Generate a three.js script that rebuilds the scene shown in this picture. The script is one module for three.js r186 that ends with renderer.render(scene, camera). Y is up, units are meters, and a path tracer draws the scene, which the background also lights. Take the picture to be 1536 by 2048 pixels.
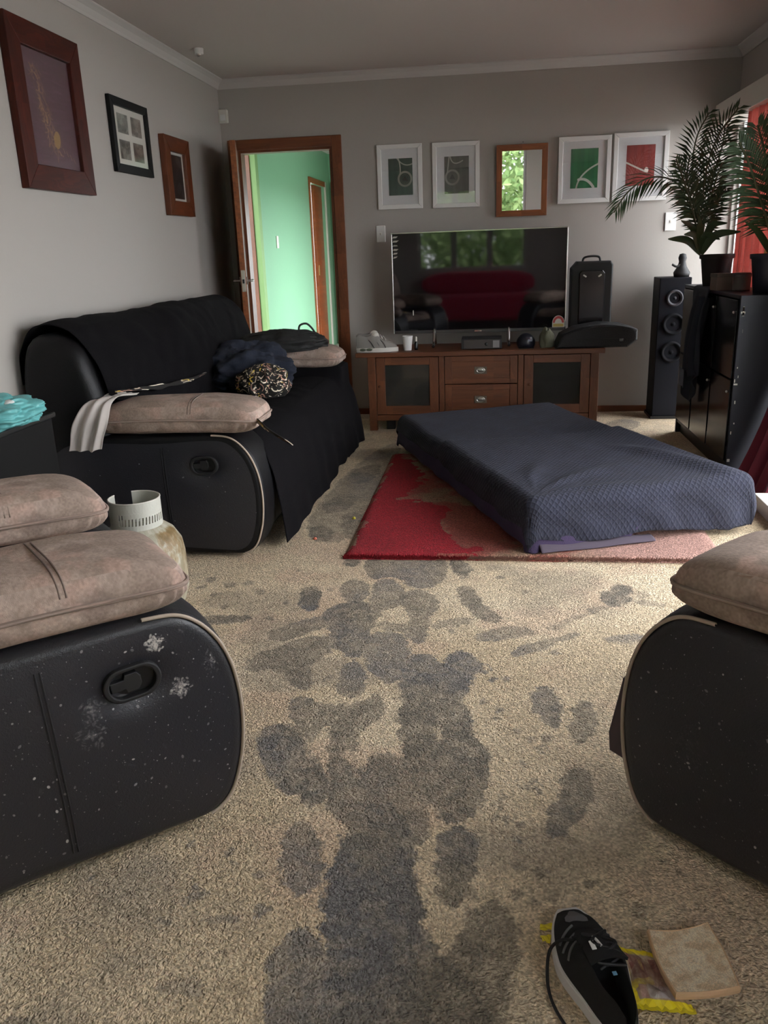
import * as THREE from 'three';
import { RoundedBoxGeometry } from 'three/addons/geometries/RoundedBoxGeometry.js';
import { mergeGeometries } from 'three/addons/utils/BufferGeometryUtils.js';

// ---------- camera, sky, exposure ----------
const scene = new THREE.Scene();
const FOCAL = 1665.3, YAW = 0.13639, PITCH = -0.30746, ROLL = -0.0366, EYE = 1.2333;
const camera = new THREE.PerspectiveCamera(2 * Math.atan(1024 / FOCAL) * 180 / Math.PI, 1536 / 2048, 0.05, 200);
camera.rotation.order = 'YXZ';
camera.position.set(0, EYE, 0);
camera.rotation.set(PITCH, YAW, ROLL);
camera.updateMatrixWorld(true);
scene.background = new THREE.Color().setRGB(0.97, 1.0, 1.04);   // overcast sky
scene.backgroundIntensity = 1;
const renderer = new THREE.WebGLRenderer({ antialias: true });
renderer.toneMapping = THREE.LinearToneMapping;
renderer.toneMappingExposure = 10.0;
renderer.shadowMap.enabled = true;

// ---------- room measures (metres) ----------
const ZB = -6.36, XL = -1.958, XR = 1.615, CEIL = 2.4, ZR = 1.7;

// a photo pixel gives a direction; the distance comes from the surface the thing touches
function dirOf(px, py) { return new THREE.Vector3((px - 768) / FOCAL, (1024 - py) / FOCAL, -1).applyEuler(camera.rotation); }
function hit(axis, value, px, py) {
  const d = dirOf(px, py), t = (value - camera.position[axis]) / d[axis];
  return camera.position.clone().addScaledVector(d, t);
}
const onY = (px, py, y = 0) => hit('y', y, px, py), onZ = (px, py, z) => hit('z', z, px, py), onX = (px, py, x) => hit('x', x, px, py);

// ---------- noise ----------
function rng(seed) { let a = seed >>> 0; return () => { a = (a + 0x6D2B79F5) >>> 0; let t = Math.imul(a ^ (a >>> 15), 1 | a); t = (t + Math.imul(t ^ (t >>> 7), 61 | t)) ^ t; return ((t ^ (t >>> 14)) >>> 0) / 4294967296; }; }
function hash2(x, y, s) { let h = Math.imul(x, 374761393) + Math.imul(y, 668265263) + Math.imul(s, 2147483647 ^ 0x5bd1e995); h = Math.imul(h ^ (h >>> 13), 1274126177); return ((h ^ (h >>> 16)) >>> 0) / 4294967296; }
const mod = (a, n) => ((a % n) + n) % n;
function vnoise(x, y, period, s) {       // tiling value noise, 0..1
  const xi = Math.floor(x), yi = Math.floor(y), fx = x - xi, fy = y - yi, u = fx * fx * (3 - 2 * fx), v = fy * fy * (3 - 2 * fy);
  const x0 = period ? mod(xi, period) : xi, x1 = period ? mod(xi + 1, period) : xi + 1, y0 = period ? mod(yi, period) : yi, y1 = period ? mod(yi + 1, period) : yi + 1;
  return (hash2(x0, y0, s) * (1 - u) + hash2(x1, y0, s) * u) * (1 - v) + (hash2(x0, y1, s) * (1 - u) + hash2(x1, y1, s) * u) * v;
}
function fbm(x, y, period, s, oct = 4) { let a = 0, k = 0.5, n = 0; for (let i = 0; i < oct; i++) { a += k * vnoise(x, y, period, s + i); n += k; x *= 2; y *= 2; period *= 2; k *= 0.5; } return a / n; }
function n3(x, y, z, s = 1) { return (vnoise(x + 17.3 * s, y + z * 0.71 + 5, 0, 11 + s) + vnoise(y * 0.9 - 3.1, z + x * 0.63 + 9 * s, 0, 23 + s) + vnoise(z * 1.1 + 40, x * 0.8 - y * 0.5 + 2 * s, 0, 37 + s)) / 1.5 - 1; }   // -1..1
const sstep = (a, b, x) => { const t = Math.min(1, Math.max(0, (x - a) / (b - a))); return t * t * (3 - 2 * t); };
const lerp = (a, b, t) => a + (b - a) * t;

// ---------- textures ----------
function dataTex(w, h, fn, srgb = true) {
  const d = new Uint8Array(w * h * 4);
  for (let j = 0; j < h; j++) for (let i = 0; i < w; i++) { const c = fn(i / w, j / h, i, j), k = (j * w + i) * 4; for (let q = 0; q < 3; q++) d[k + q] = Math.max(0, Math.min(255, c[q])); d[k + 3] = 255; }
  const t = new THREE.DataTexture(d, w, h, THREE.RGBAFormat); t.magFilter = THREE.LinearFilter; t.minFilter = THREE.LinearMipmapLinearFilter; t.generateMipmaps = true; t.wrapS = t.wrapT = THREE.RepeatWrapping;
  if (srgb) t.colorSpace = THREE.SRGBColorSpace; t.needsUpdate = true; return t;
}
const grey = (v) => { v = Math.max(0, Math.min(255, v * 255)); return [v, v, v]; };
const mixc = (a, b, t) => [lerp(a[0], b[0], t), lerp(a[1], b[1], t), lerp(a[2], b[2], t)];
function sized(t, mx, my = mx) { const c = t.clone(); c.repeat.set(1 / mx, 1 / my); c.needsUpdate = true; return c; }
function canvasTex(w, h, draw) { const c = document.createElement('canvas'); c.width = w; c.height = h; const g = c.getContext('2d'); draw(g, w, h); const t = new THREE.CanvasTexture(c); t.colorSpace = THREE.SRGBColorSpace; t.magFilter = THREE.LinearFilter; return t; }

const T = {};
T.plaster = dataTex(256, 256, (u, v) => grey(0.5 + 0.5 * (fbm(u * 48, v * 48, 48, 3, 3) - 0.5)), false);
T.carpetBump = dataTex(512, 512, (u, v) => { const w = fbm(u * 24, v * 24, 24, 8, 2) * 2.2; const a = 1 - Math.abs(2 * vnoise(u * 64 + w, v * 64 - w, 0, 5) - 1); const b = vnoise(u * 128, v * 128, 128, 6); return grey(0.55 * a + 0.3 * b + 0.25 * vnoise(u * 256, v * 256, 256, 7)); }, false);
T.suede = dataTex(512, 512, (u, v) => { const a = fbm(u * 5, v * 5, 5, 21, 5), b = fbm(u * 9, v * 9, 9, 31, 4), c = vnoise(u * 128, v * 128, 128, 9); let k = mixc([142, 124, 112], [178, 158, 146], sstep(0.3, 0.7, a)); k = mixc(k, [188, 154, 140], 0.5 * sstep(0.52, 0.72, b)); k = mixc(k, [112, 96, 88], 0.5 * sstep(0.5, 0.8, fbm(u * 6 + 0.5, v * 6, 6, 77, 4))); return k.map((q) => q * (0.92 + 0.16 * c)); });
T.leatherBump = dataTex(256, 256, (u, v) => grey(0.6 * fbm(u * 32, v * 32, 32, 4, 3) + 0.4 * vnoise(u * 90, v * 90, 90, 2)), false);
T.wood = dataTex(512, 512, (u, v) => { const w = fbm(u * 3, v * 12, 0, 4, 3), g = vnoise(u * 2 + 3, v * 70 + w * 16, 0, 12), f = vnoise(u * 10, v * 260, 0, 13); return mixc([116, 66, 40], [160, 98, 60], 0.25 + 0.5 * g + 0.2 * f).map((q) => q * (0.86 + 0.25 * w)); });
T.woodDark = dataTex(512, 512, (u, v) => { const w = fbm(u * 3, v * 10, 0, 14, 3), g = vnoise(u * 2 + 3, v * 60 + w * 18, 0, 22); return mixc([78, 30, 20], [118, 50, 32], 0.2 + 0.7 * g).map((q) => q * (0.8 + 0.35 * w)); });
T.waffle = dataTex(256, 256, (u, v) => { const a = Math.abs(Math.sin(Math.PI * (u * 6 + v * 6))), b = Math.abs(Math.sin(Math.PI * (u * 6 - v * 6))); return grey(Math.pow(Math.min(a, b), 0.7) * 0.9 + 0.1 * vnoise(u * 128, v * 128, 128, 5)); }, false);
T.blanket = dataTex(512, 512, (u, v) => { const a = fbm(u * 6, v * 6, 6, 51, 5), c = vnoise(u * 170, v * 170, 170, 3); return mixc([35, 36, 48], [45, 47, 63], a).map((q) => q * (0.88 + 0.24 * c)); });
T.cloth = dataTex(256, 256, (u, v) => grey(0.5 * vnoise(u * 128, v * 128, 128, 3) + 0.5 * fbm(u * 16, v * 16, 16, 4, 3)), false);
T.lino = dataTex(256, 256, (u, v) => { const a = fbm(u * 6, v * 6, 6, 15, 4), b = fbm(u * 12, v * 12, 12, 19, 3); return mixc([214, 210, 200], [150, 150, 138], sstep(0.5, 0.7, a) * 0.7 + 0.4 * sstep(0.6, 0.7, b)); });

// ---------- materials ----------
const M = {};
const std = (o) => new THREE.MeshStandardMaterial(o), phy = (o) => new THREE.MeshPhysicalMaterial(o);
const lin = (r, g, b) => new THREE.Color().setRGB(r, g, b);
M.wall = std({ color: lin(0.41, 0.385, 0.352), roughness: 0.75, bumpMap: sized(T.plaster, 0.35), bumpScale: 0.0006 });
M.ceiling = std({ color: lin(0.52, 0.47, 0.44), roughness: 0.95 });
M.cornice = std({ color: lin(0.56, 0.54, 0.52), roughness: 0.7 });
M.wood = std({ map: sized(T.wood, 0.8, 0.4), color: lin(0.62, 0.58, 0.55), roughness: 0.42 });
M.woodV = M.wood.clone(); M.woodV.map = sized(T.wood, 0.4, 0.8); M.woodV.map.rotation = Math.PI / 2;
M.unit = std({ map: sized(T.wood, 0.7, 0.35), color: lin(0.5, 0.5, 0.54), roughness: 0.45 });
M.unitV = M.unit.clone(); M.unitV.map = sized(T.wood, 0.35, 0.7); M.unitV.map.rotation = Math.PI / 2;
M.darkWood = phy({ map: sized(T.woodDark, 0.7, 0.35), color: lin(0.45, 0.4, 0.4), roughness: 0.45, specularIntensity: 0.5 });
M.midWood = std({ map: sized(T.wood, 0.6, 0.3), color: lin(0.42, 0.32, 0.26), roughness: 0.4 });
M.goldWood = std({ map: sized(T.wood, 0.5, 0.25), color: lin(0.9, 0.78, 0.55), roughness: 0.4 });
M.white = std({ color: lin(0.72, 0.72, 0.7), roughness: 0.45 });
M.offWhite = std({ color: lin(0.62, 0.6, 0.54), roughness: 0.5 });
M.matBoard = std({ color: lin(0.66, 0.67, 0.68), roughness: 0.9 });
M.black = std({ color: lin(0.006, 0.006, 0.007), roughness: 0.5 });
M.blackGloss = std({ color: lin(0.008, 0.008, 0.01), roughness: 0.16 });
M.screen = phy({ color: lin(0.003, 0.003, 0.004), roughness: 0.035, ior: 1.7 });
M.leather = phy({ color: lin(0.005, 0.005, 0.006), specularIntensity: 0.5, roughness: 0.44, bumpMap: sized(T.leatherBump, 0.12), bumpScale: 0.0006 });
M.hide = std({ color: lin(0.018, 0.018, 0.021), roughness: 0.4, bumpMap: sized(T.leatherBump, 0.12), bumpScale: 0.0006 });
M.suede = std({ map: sized(T.suede, 0.55), roughness: 1, bumpMap: sized(T.cloth, 0.1), bumpScale: 0.0006 });
M.piping = std({ color: lin(0.42, 0.34, 0.27), roughness: 0.8 });
M.stitch = std({ color: lin(0.19, 0.14, 0.12), roughness: 0.9 });
M.throwCloth = phy({ specularIntensity: 0.25, color: lin(0.0045, 0.004, 0.005), roughness: 1, bumpMap: sized(T.cloth, 0.2), bumpScale: 0.002 });
M.blanket = std({ map: sized(T.blanket, 0.5), roughness: 1, bumpMap: sized(T.waffle, 0.16), bumpScale: 0.0035 });
M.purple = std({ color: lin(0.045, 0.03, 0.075), roughness: 0.95, bumpMap: sized(T.cloth, 0.2), bumpScale: 0.002 });
M.mattress = std({ color: lin(0.36, 0.33, 0.26), roughness: 0.95 });
M.chrome = std({ color: lin(0.7, 0.7, 0.7), metalness: 1, roughness: 0.18 });
M.steel = std({ color: lin(0.55, 0.53, 0.5), metalness: 1, roughness: 0.32 });
M.brass = std({ color: lin(0.7, 0.5, 0.22), metalness: 1, roughness: 0.3 });
M.glass = phy({ color: lin(1, 1, 1), transmission: 1, thickness: 0, roughness: 0, ior: 1.5 });
M.smoke = phy({ color: lin(0.20, 0.19, 0.16), transmission: 0.85, thickness: 0, roughness: 0.06, ior: 1.5 });
M.frameBlack = phy({ color: lin(0.008, 0.008, 0.008), roughness: 0.6, specularIntensity: 0.3 });
M.glassSoft = phy({ color: lin(1, 1, 1), transmission: 1, thickness: 0, roughness: 0.12, ior: 1.3 });
M.mirror = std({ color: lin(0.86, 0.88, 0.86), metalness: 1, roughness: 0.015 });
M.green = std({ color: lin(0.22, 0.43, 0.28), roughness: 0.33, bumpMap: sized(T.plaster, 0.6), bumpScale: 0.0012 });
M.greenLime = std({ color: lin(0.19, 0.33, 0.12), roughness: 0.6 });
M.orangeDoor = std({ map: sized(T.wood, 0.8, 0.8), color: lin(1, 0.66, 0.42), roughness: 0.4 });
M.lino = std({ map: sized(T.lino, 0.6), roughness: 0.4 });
M.navyPanel = std({ color: lin(0.010, 0.012, 0.023), roughness: 0.5 });
M.curtain = phy({ color: lin(0.66, 0.30, 0.27), roughness: 0.95, transmission: 0.5, thickness: 0, side: THREE.DoubleSide, bumpMap: sized(T.cloth, 0.3), bumpScale: 0.003 });
M.curtainDark = std({ color: lin(0.16, 0.022, 0.04), roughness: 0.95, side: THREE.DoubleSide });
M.leaf = std({ color: lin(0.03, 0.062, 0.02), roughness: 0.5, side: THREE.DoubleSide });
M.stalk = std({ color: lin(0.06, 0.07, 0.03), roughness: 0.7 });
M.plastic = std({ color: lin(0.01, 0.01, 0.011), roughness: 0.6 });
M.soil = std({ color: lin(0.02, 0.014, 0.01), roughness: 1 });
M.alu = std({ color: lin(0.5, 0.5, 0.5), metalness: 0.6, roughness: 0.45 });

// ---------- geometry helpers ----------
function weldNormals(g) {                 // one normal per place, so that loops close without a seam
  g.computeVertexNormals(); const p = g.attributes.position, n = g.attributes.normal, map = new Map();
  const key = (i) => Math.round(p.getX(i) * 2e4) + ',' + Math.round(p.getY(i) * 2e4) + ',' + Math.round(p.getZ(i) * 2e4);
  for (let i = 0; i < p.count; i++) { const k = key(i), s = map.get(k) || [0, 0, 0]; s[0] += n.getX(i); s[1] += n.getY(i); s[2] += n.getZ(i); map.set(k, s); }
  for (let i = 0; i < p.count; i++) { const s = map.get(key(i)), l = Math.hypot(...s) || 1; n.setXYZ(i, s[0] / l, s[1] / l, s[2] / l); }
  return g;
}
function boxUV(g) {                       // uv in metres from the face's main direction
  if (g.index) g = g.toNonIndexed(); const p = g.attributes.position, uv = new Float32Array(p.count * 2), a = new THREE.Vector3(), b = new THREE.Vector3(), c = new THREE.Vector3();
  for (let i = 0; i < p.count; i += 3) {
    a.fromBufferAttribute(p, i); b.fromBufferAttribute(p, i + 1).sub(a); c.fromBufferAttribute(p, i + 2).sub(a); b.cross(c);
    const x = Math.abs(b.x), y = Math.abs(b.y), z = Math.abs(b.z);
    for (let k = i; k < i + 3; k++) { const X = p.getX(k), Y = p.getY(k), Z = p.getZ(k); if (y >= x && y >= z) { uv[k * 2] = X; uv[k * 2 + 1] = Z; } else if (x >= z) { uv[k * 2] = Z; uv[k * 2 + 1] = Y; } else { uv[k * 2] = X; uv[k * 2 + 1] = Y; } }
  }
  g.setAttribute('uv', new THREE.BufferAttribute(uv, 2)); return g;
}
const join = (...gs) => { const l = gs.flat().map((g) => { const q = g.index ? g.toNonIndexed() : g.clone(); for (const k of Object.keys(q.attributes)) if (!['position', 'normal', 'uv'].includes(k)) q.deleteAttribute(k); if (!q.attributes.uv) q.setAttribute('uv', new THREE.BufferAttribute(new Float32Array(q.attributes.position.count * 2), 2)); return q; }); return l.length > 1 ? mergeGeometries(l) : l[0]; };
const box = (x0, x1, y0, y1, z0, z1) => boxUV(new THREE.BoxGeometry(x1 - x0, y1 - y0, z1 - z0).translate((x0 + x1) / 2, (y0 + y1) / 2, (z0 + z1) / 2));
const rbox = (x0, x1, y0, y1, z0, z1, r = 0.004, s = 2) => boxUV(new RoundedBoxGeometry(x1 - x0, y1 - y0, z1 - z0, s, r).translate((x0 + x1) / 2, (y0 + y1) / 2, (z0 + z1) / 2));
const V = (x, y, z) => new THREE.Vector3(x, y, z);
const tube = (pts, r, seg = 24, rad = 6, closed = false) => new THREE.TubeGeometry(new THREE.CatmullRomCurve3(pts.map((p) => p.isVector3 ? p : V(...p)), closed, 'centripetal'), seg, r, rad, closed);
const cyl = (r0, r1, y0, y1, seg = 24) => new THREE.CylinderGeometry(r1, r0, y1 - y0, seg).translate(0, (y0 + y1) / 2, 0);
const lathe = (pts, seg = 36) => new THREE.LatheGeometry(pts.map(([r, y]) => new THREE.Vector2(r, y)), seg);
function extrude(pts, depth, bevel = 0, holes = [], bs = 2) {
  const s = new THREE.Shape(pts.map(([x, y]) => new THREE.Vector2(x, y))); for (const h of holes) s.holes.push(new THREE.Path(h.map(([x, y]) => new THREE.Vector2(x, y))));
  return new THREE.ExtrudeGeometry(s, { depth, bevelEnabled: bevel > 0, bevelSize: bevel, bevelThickness: bevel, bevelSegments: bs, bevelOffset: -bevel, curveSegments: 12 });
}
function grid(nu, nv, fn) {
  const p = [], uv = [], ix = [];
  for (let j = 0; j <= nv; j++) for (let i = 0; i <= nu; i++) { const q = fn(i / nu, j / nv); p.push(q[0], q[1], q[2]); uv.push(q[3] ?? i / nu, q[4] ?? j / nv); }
  for (let j = 0; j < nv; j++) for (let i = 0; i < nu; i++) { const a = j * (nu + 1) + i, b = a + 1, c = a + nu + 1, d = c + 1; ix.push(a, b, d, a, d, c); }
  const g = new THREE.BufferGeometry(); g.setAttribute('position', new THREE.Float32BufferAttribute(p, 3)); g.setAttribute('uv', new THREE.Float32BufferAttribute(uv, 2)); g.setIndex(ix); return weldNormals(g);
}
function cloth(nu, nv, fn, th) {          // a sheet with thickness and closed hems
  const g = grid(nu, nv, fn), p = g.attributes.position, n = g.attributes.normal, uv = g.attributes.uv, N = p.count, P = [], U = [], ix = [...g.index.array];
  for (let i = 0; i < N; i++) { P.push(p.getX(i), p.getY(i), p.getZ(i)); U.push(uv.getX(i), uv.getY(i)); }
  for (let i = 0; i < N; i++) { P.push(p.getX(i) - n.getX(i) * th, p.getY(i) - n.getY(i) * th, p.getZ(i) - n.getZ(i) * th); U.push(uv.getX(i), uv.getY(i)); }
  for (let k = 0, L = g.index.count; k < L; k += 3) ix.push(ix[k] + N, ix[k + 2] + N, ix[k + 1] + N);
  const edge = []; for (let i = 0; i <= nu; i++) edge.push(i); for (let j = 1; j <= nv; j++) edge.push(j * (nu + 1) + nu); for (let i = nu - 1; i >= 0; i--) edge.push(nv * (nu + 1) + i); for (let j = nv - 1; j >= 1; j--) edge.push(j * (nu + 1));
  for (let k = 0; k < edge.length; k++) { const a = edge[k], b = edge[(k + 1) % edge.length]; ix.push(a, a + N, b + N, a, b + N, b); }
  const q = new THREE.BufferGeometry(); q.setAttribute('position', new THREE.Float32BufferAttribute(P, 3)); q.setAttribute('uv', new THREE.Float32BufferAttribute(U, 2)); q.setIndex(ix); q.computeVertexNormals(); return q;
}
// a closed profile in x,y lofted along z with rounded ends: sides may bulge or carry dimples; part picks 'body', 'front' (z1 side) or 'back'
function loft(profile, z0, z1, r, o = {}) {
  const { bulge = 0, dimple = null, band = 0, rings = 10, mid = 6, part = 'all', wobble = null } = o;
  const c = new THREE.CatmullRomCurve3(profile.map(([x, y]) => V(x, y, 0)), true, 'centripetal'), n = o.n || 72, P = c.getSpacedPoints(n).slice(0, n);
  let cx = 0, cy = 0; for (const q of P) { cx += q.x / n; cy += q.y / n; } if (o.center) [cx, cy] = o.center;
  const R = P.map((q) => Math.hypot(q.x - cx, q.y - cy)), ring = [];
  const put = (inset, z, f) => ring.push(P.map((q, i) => { const k = Math.max(0, 1 - inset / R[i]) * f; return [cx + (q.x - cx) * k, cy + (q.y - cy) * k, z]; }));
  const cap = (z, s) => { for (let j = 0; j <= rings; j++) { const f = j / rings; ring.push(P.map((q, i) => { const k = (1 - r / R[i]) * f, x = cx + (q.x - cx) * k, y = cy + (q.y - cy) * k; return [x, y, z + s * (bulge * (1 - f * f) + (dimple ? dimple(x, y, f) : 0))]; })); } };
  const A = 6;
  if (part !== 'front' && part !== 'body') cap(z0, -1);
  if (part !== 'front') {
    if (part === 'back') { } else {
      for (let a = 0; a <= A; a++) { const t = a / A * Math.PI / 2; put(r * (1 - Math.sin(t)), z0 + r * (1 - Math.cos(t)) , 1); }
      for (let m = 1; m < mid; m++) { const t = m / mid; put(-band * Math.sin(t * Math.PI), lerp(z0 + r, z1 - r, t), 1); }
      for (let a = A; a >= 0; a--) { const t = a / A * Math.PI / 2; put(r * (1 - Math.sin(t)), z1 - r * (1 - Math.cos(t)), 1); }
    }
  }
  if (part === 'all' || part === 'front') { const k0 = ring.length; cap(z1, 1); const q = ring.splice(k0); ring.push(...q.reverse()); }
  const g = new THREE.BufferGeometry(), p = [], ix = []; for (const row of ring) for (const q of row) { const w = wobble ? wobble(q[0], q[1], q[2]) : 0; p.push(q[0] + w, q[1] + w, q[2]); }
  for (let j = 0; j < ring.length - 1; j++) for (let i = 0; i < n; i++) { const a = j * n + i, b = j * n + (i + 1) % n, c2 = a + n, d = b + n; ix.push(a, b, d, a, d, c2); }
  g.setAttribute('position', new THREE.Float32BufferAttribute(p, 3)); g.setIndex(ix); weldNormals(g); return boxUV(g);
}
// a soft pad: flattened superellipse with an edge seam and puckers
function pillow(L, W, H, o = {}) {
  const { ex = 0.3, ey = 0.38, pucker = 0.004, seed = 1, sag = 0 } = o;
  const sp = (v, e) => Math.sign(v) * Math.pow(Math.abs(v), e);
  const g = grid(72, 28, (u, v) => {
    const a = u * Math.PI * 2, b = (v - 0.5) * Math.PI, cb = sp(Math.cos(b), ey), ca = sp(Math.cos(a), ex), sa = sp(Math.sin(a), ex);
    const pk = pucker * Math.sin(a * 23 + seed) * Math.exp(-Math.pow((v - 0.42) / 0.09, 2));
    const x = ca * cb * (L / 2 + pk), z = -sa * cb * (W / 2 + pk), d = 0.006 * n3(x * 9, v * 4, z * 9, seed);
    return [x, sp(Math.sin(b), 0.8) * H / 2 * (b > 0 ? 1.1 : 0.9) - sag * (x / L) * (x / L) * 4 + d, z];
  });
  return boxUV(g);
}
function pillowSeam(L, W, r, y, ex = 0.35, sag = 0) { const sp = (v, e) => Math.sign(v) * Math.pow(Math.abs(v), e), pts = []; for (let i = 0; i < 72; i++) { const a = i / 72 * Math.PI * 2, x = sp(Math.cos(a), ex) * L / 2; pts.push(V(x, y - sag * (x / L) ** 2 * 4, sp(Math.sin(a), ex) * W / 2)); } return tube(pts, r, 160, 5, true); }
// crumpled soft heap standing on y = 0
function heap(w, h, d, seed, amp = 0.25, freq = 6, seg = 48) {
  const g = new THREE.SphereGeometry(1, seg, Math.round(seg * 0.7)), p = g.attributes.position;
  for (let i = 0; i < p.count; i++) { let x = p.getX(i), y = p.getY(i), z = p.getZ(i); const r = 1 + amp * (0.7 * n3(x * freq * 0.35, y * freq * 0.35, z * freq * 0.35, seed) + 0.5 * (0.5 - Math.abs(n3(x * freq * 0.8, y * freq * 0.8, z * freq * 0.8, seed + 3)))); x *= r; y *= r; z *= r; p.setXYZ(i, x * w / 2, Math.max(0, (y * 0.75 + 0.42) * h * 0.8), z * d / 2); }
  g.deleteAttribute('uv'); return boxUV(weldNormals(g));
}

// ---------- scene helpers ----------
const taken = new Map();
function numbered(n) { const k = taken.get(n) || 0; taken.set(n, k + 1); return k ? n + '_' + String(k).padStart(3, '0') : n; }
function shade(o) { o.castShadow = o.receiveShadow = true; return o; }
function thing(name, label, category, pos = [0, 0, 0], turn = 0, group) { const o = new THREE.Group(); o.name = numbered(name); o.position.set(...pos); o.rotation.y = turn; o.userData = { label, category }; if (group) o.userData.group = group; scene.add(o); return o; }
function part(name, geo, mat, parent, label) { const m = shade(new THREE.Mesh(geo, mat)); m.name = name; if (label) m.userData.label = label; parent.add(m); return m; }
function solo(name, geo, mat, label, category, pos = [0, 0, 0], group) { const m = shade(new THREE.Mesh(geo, mat)); m.name = numbered(name); m.position.set(...pos); m.userData = { label, category }; if (group) m.userData.group = group; scene.add(m); return m; }
function struct(name, geo, mat, label, category, parent = scene) { const m = shade(new THREE.Mesh(geo, mat)); m.name = numbered(name); m.userData = { kind: 'structure', label, category }; parent.add(m); return m; }
function structGroup(name, label, category) { const o = new THREE.Group(); o.name = numbered(name); o.userData = { kind: 'structure', label, category }; scene.add(o); return o; }

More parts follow.
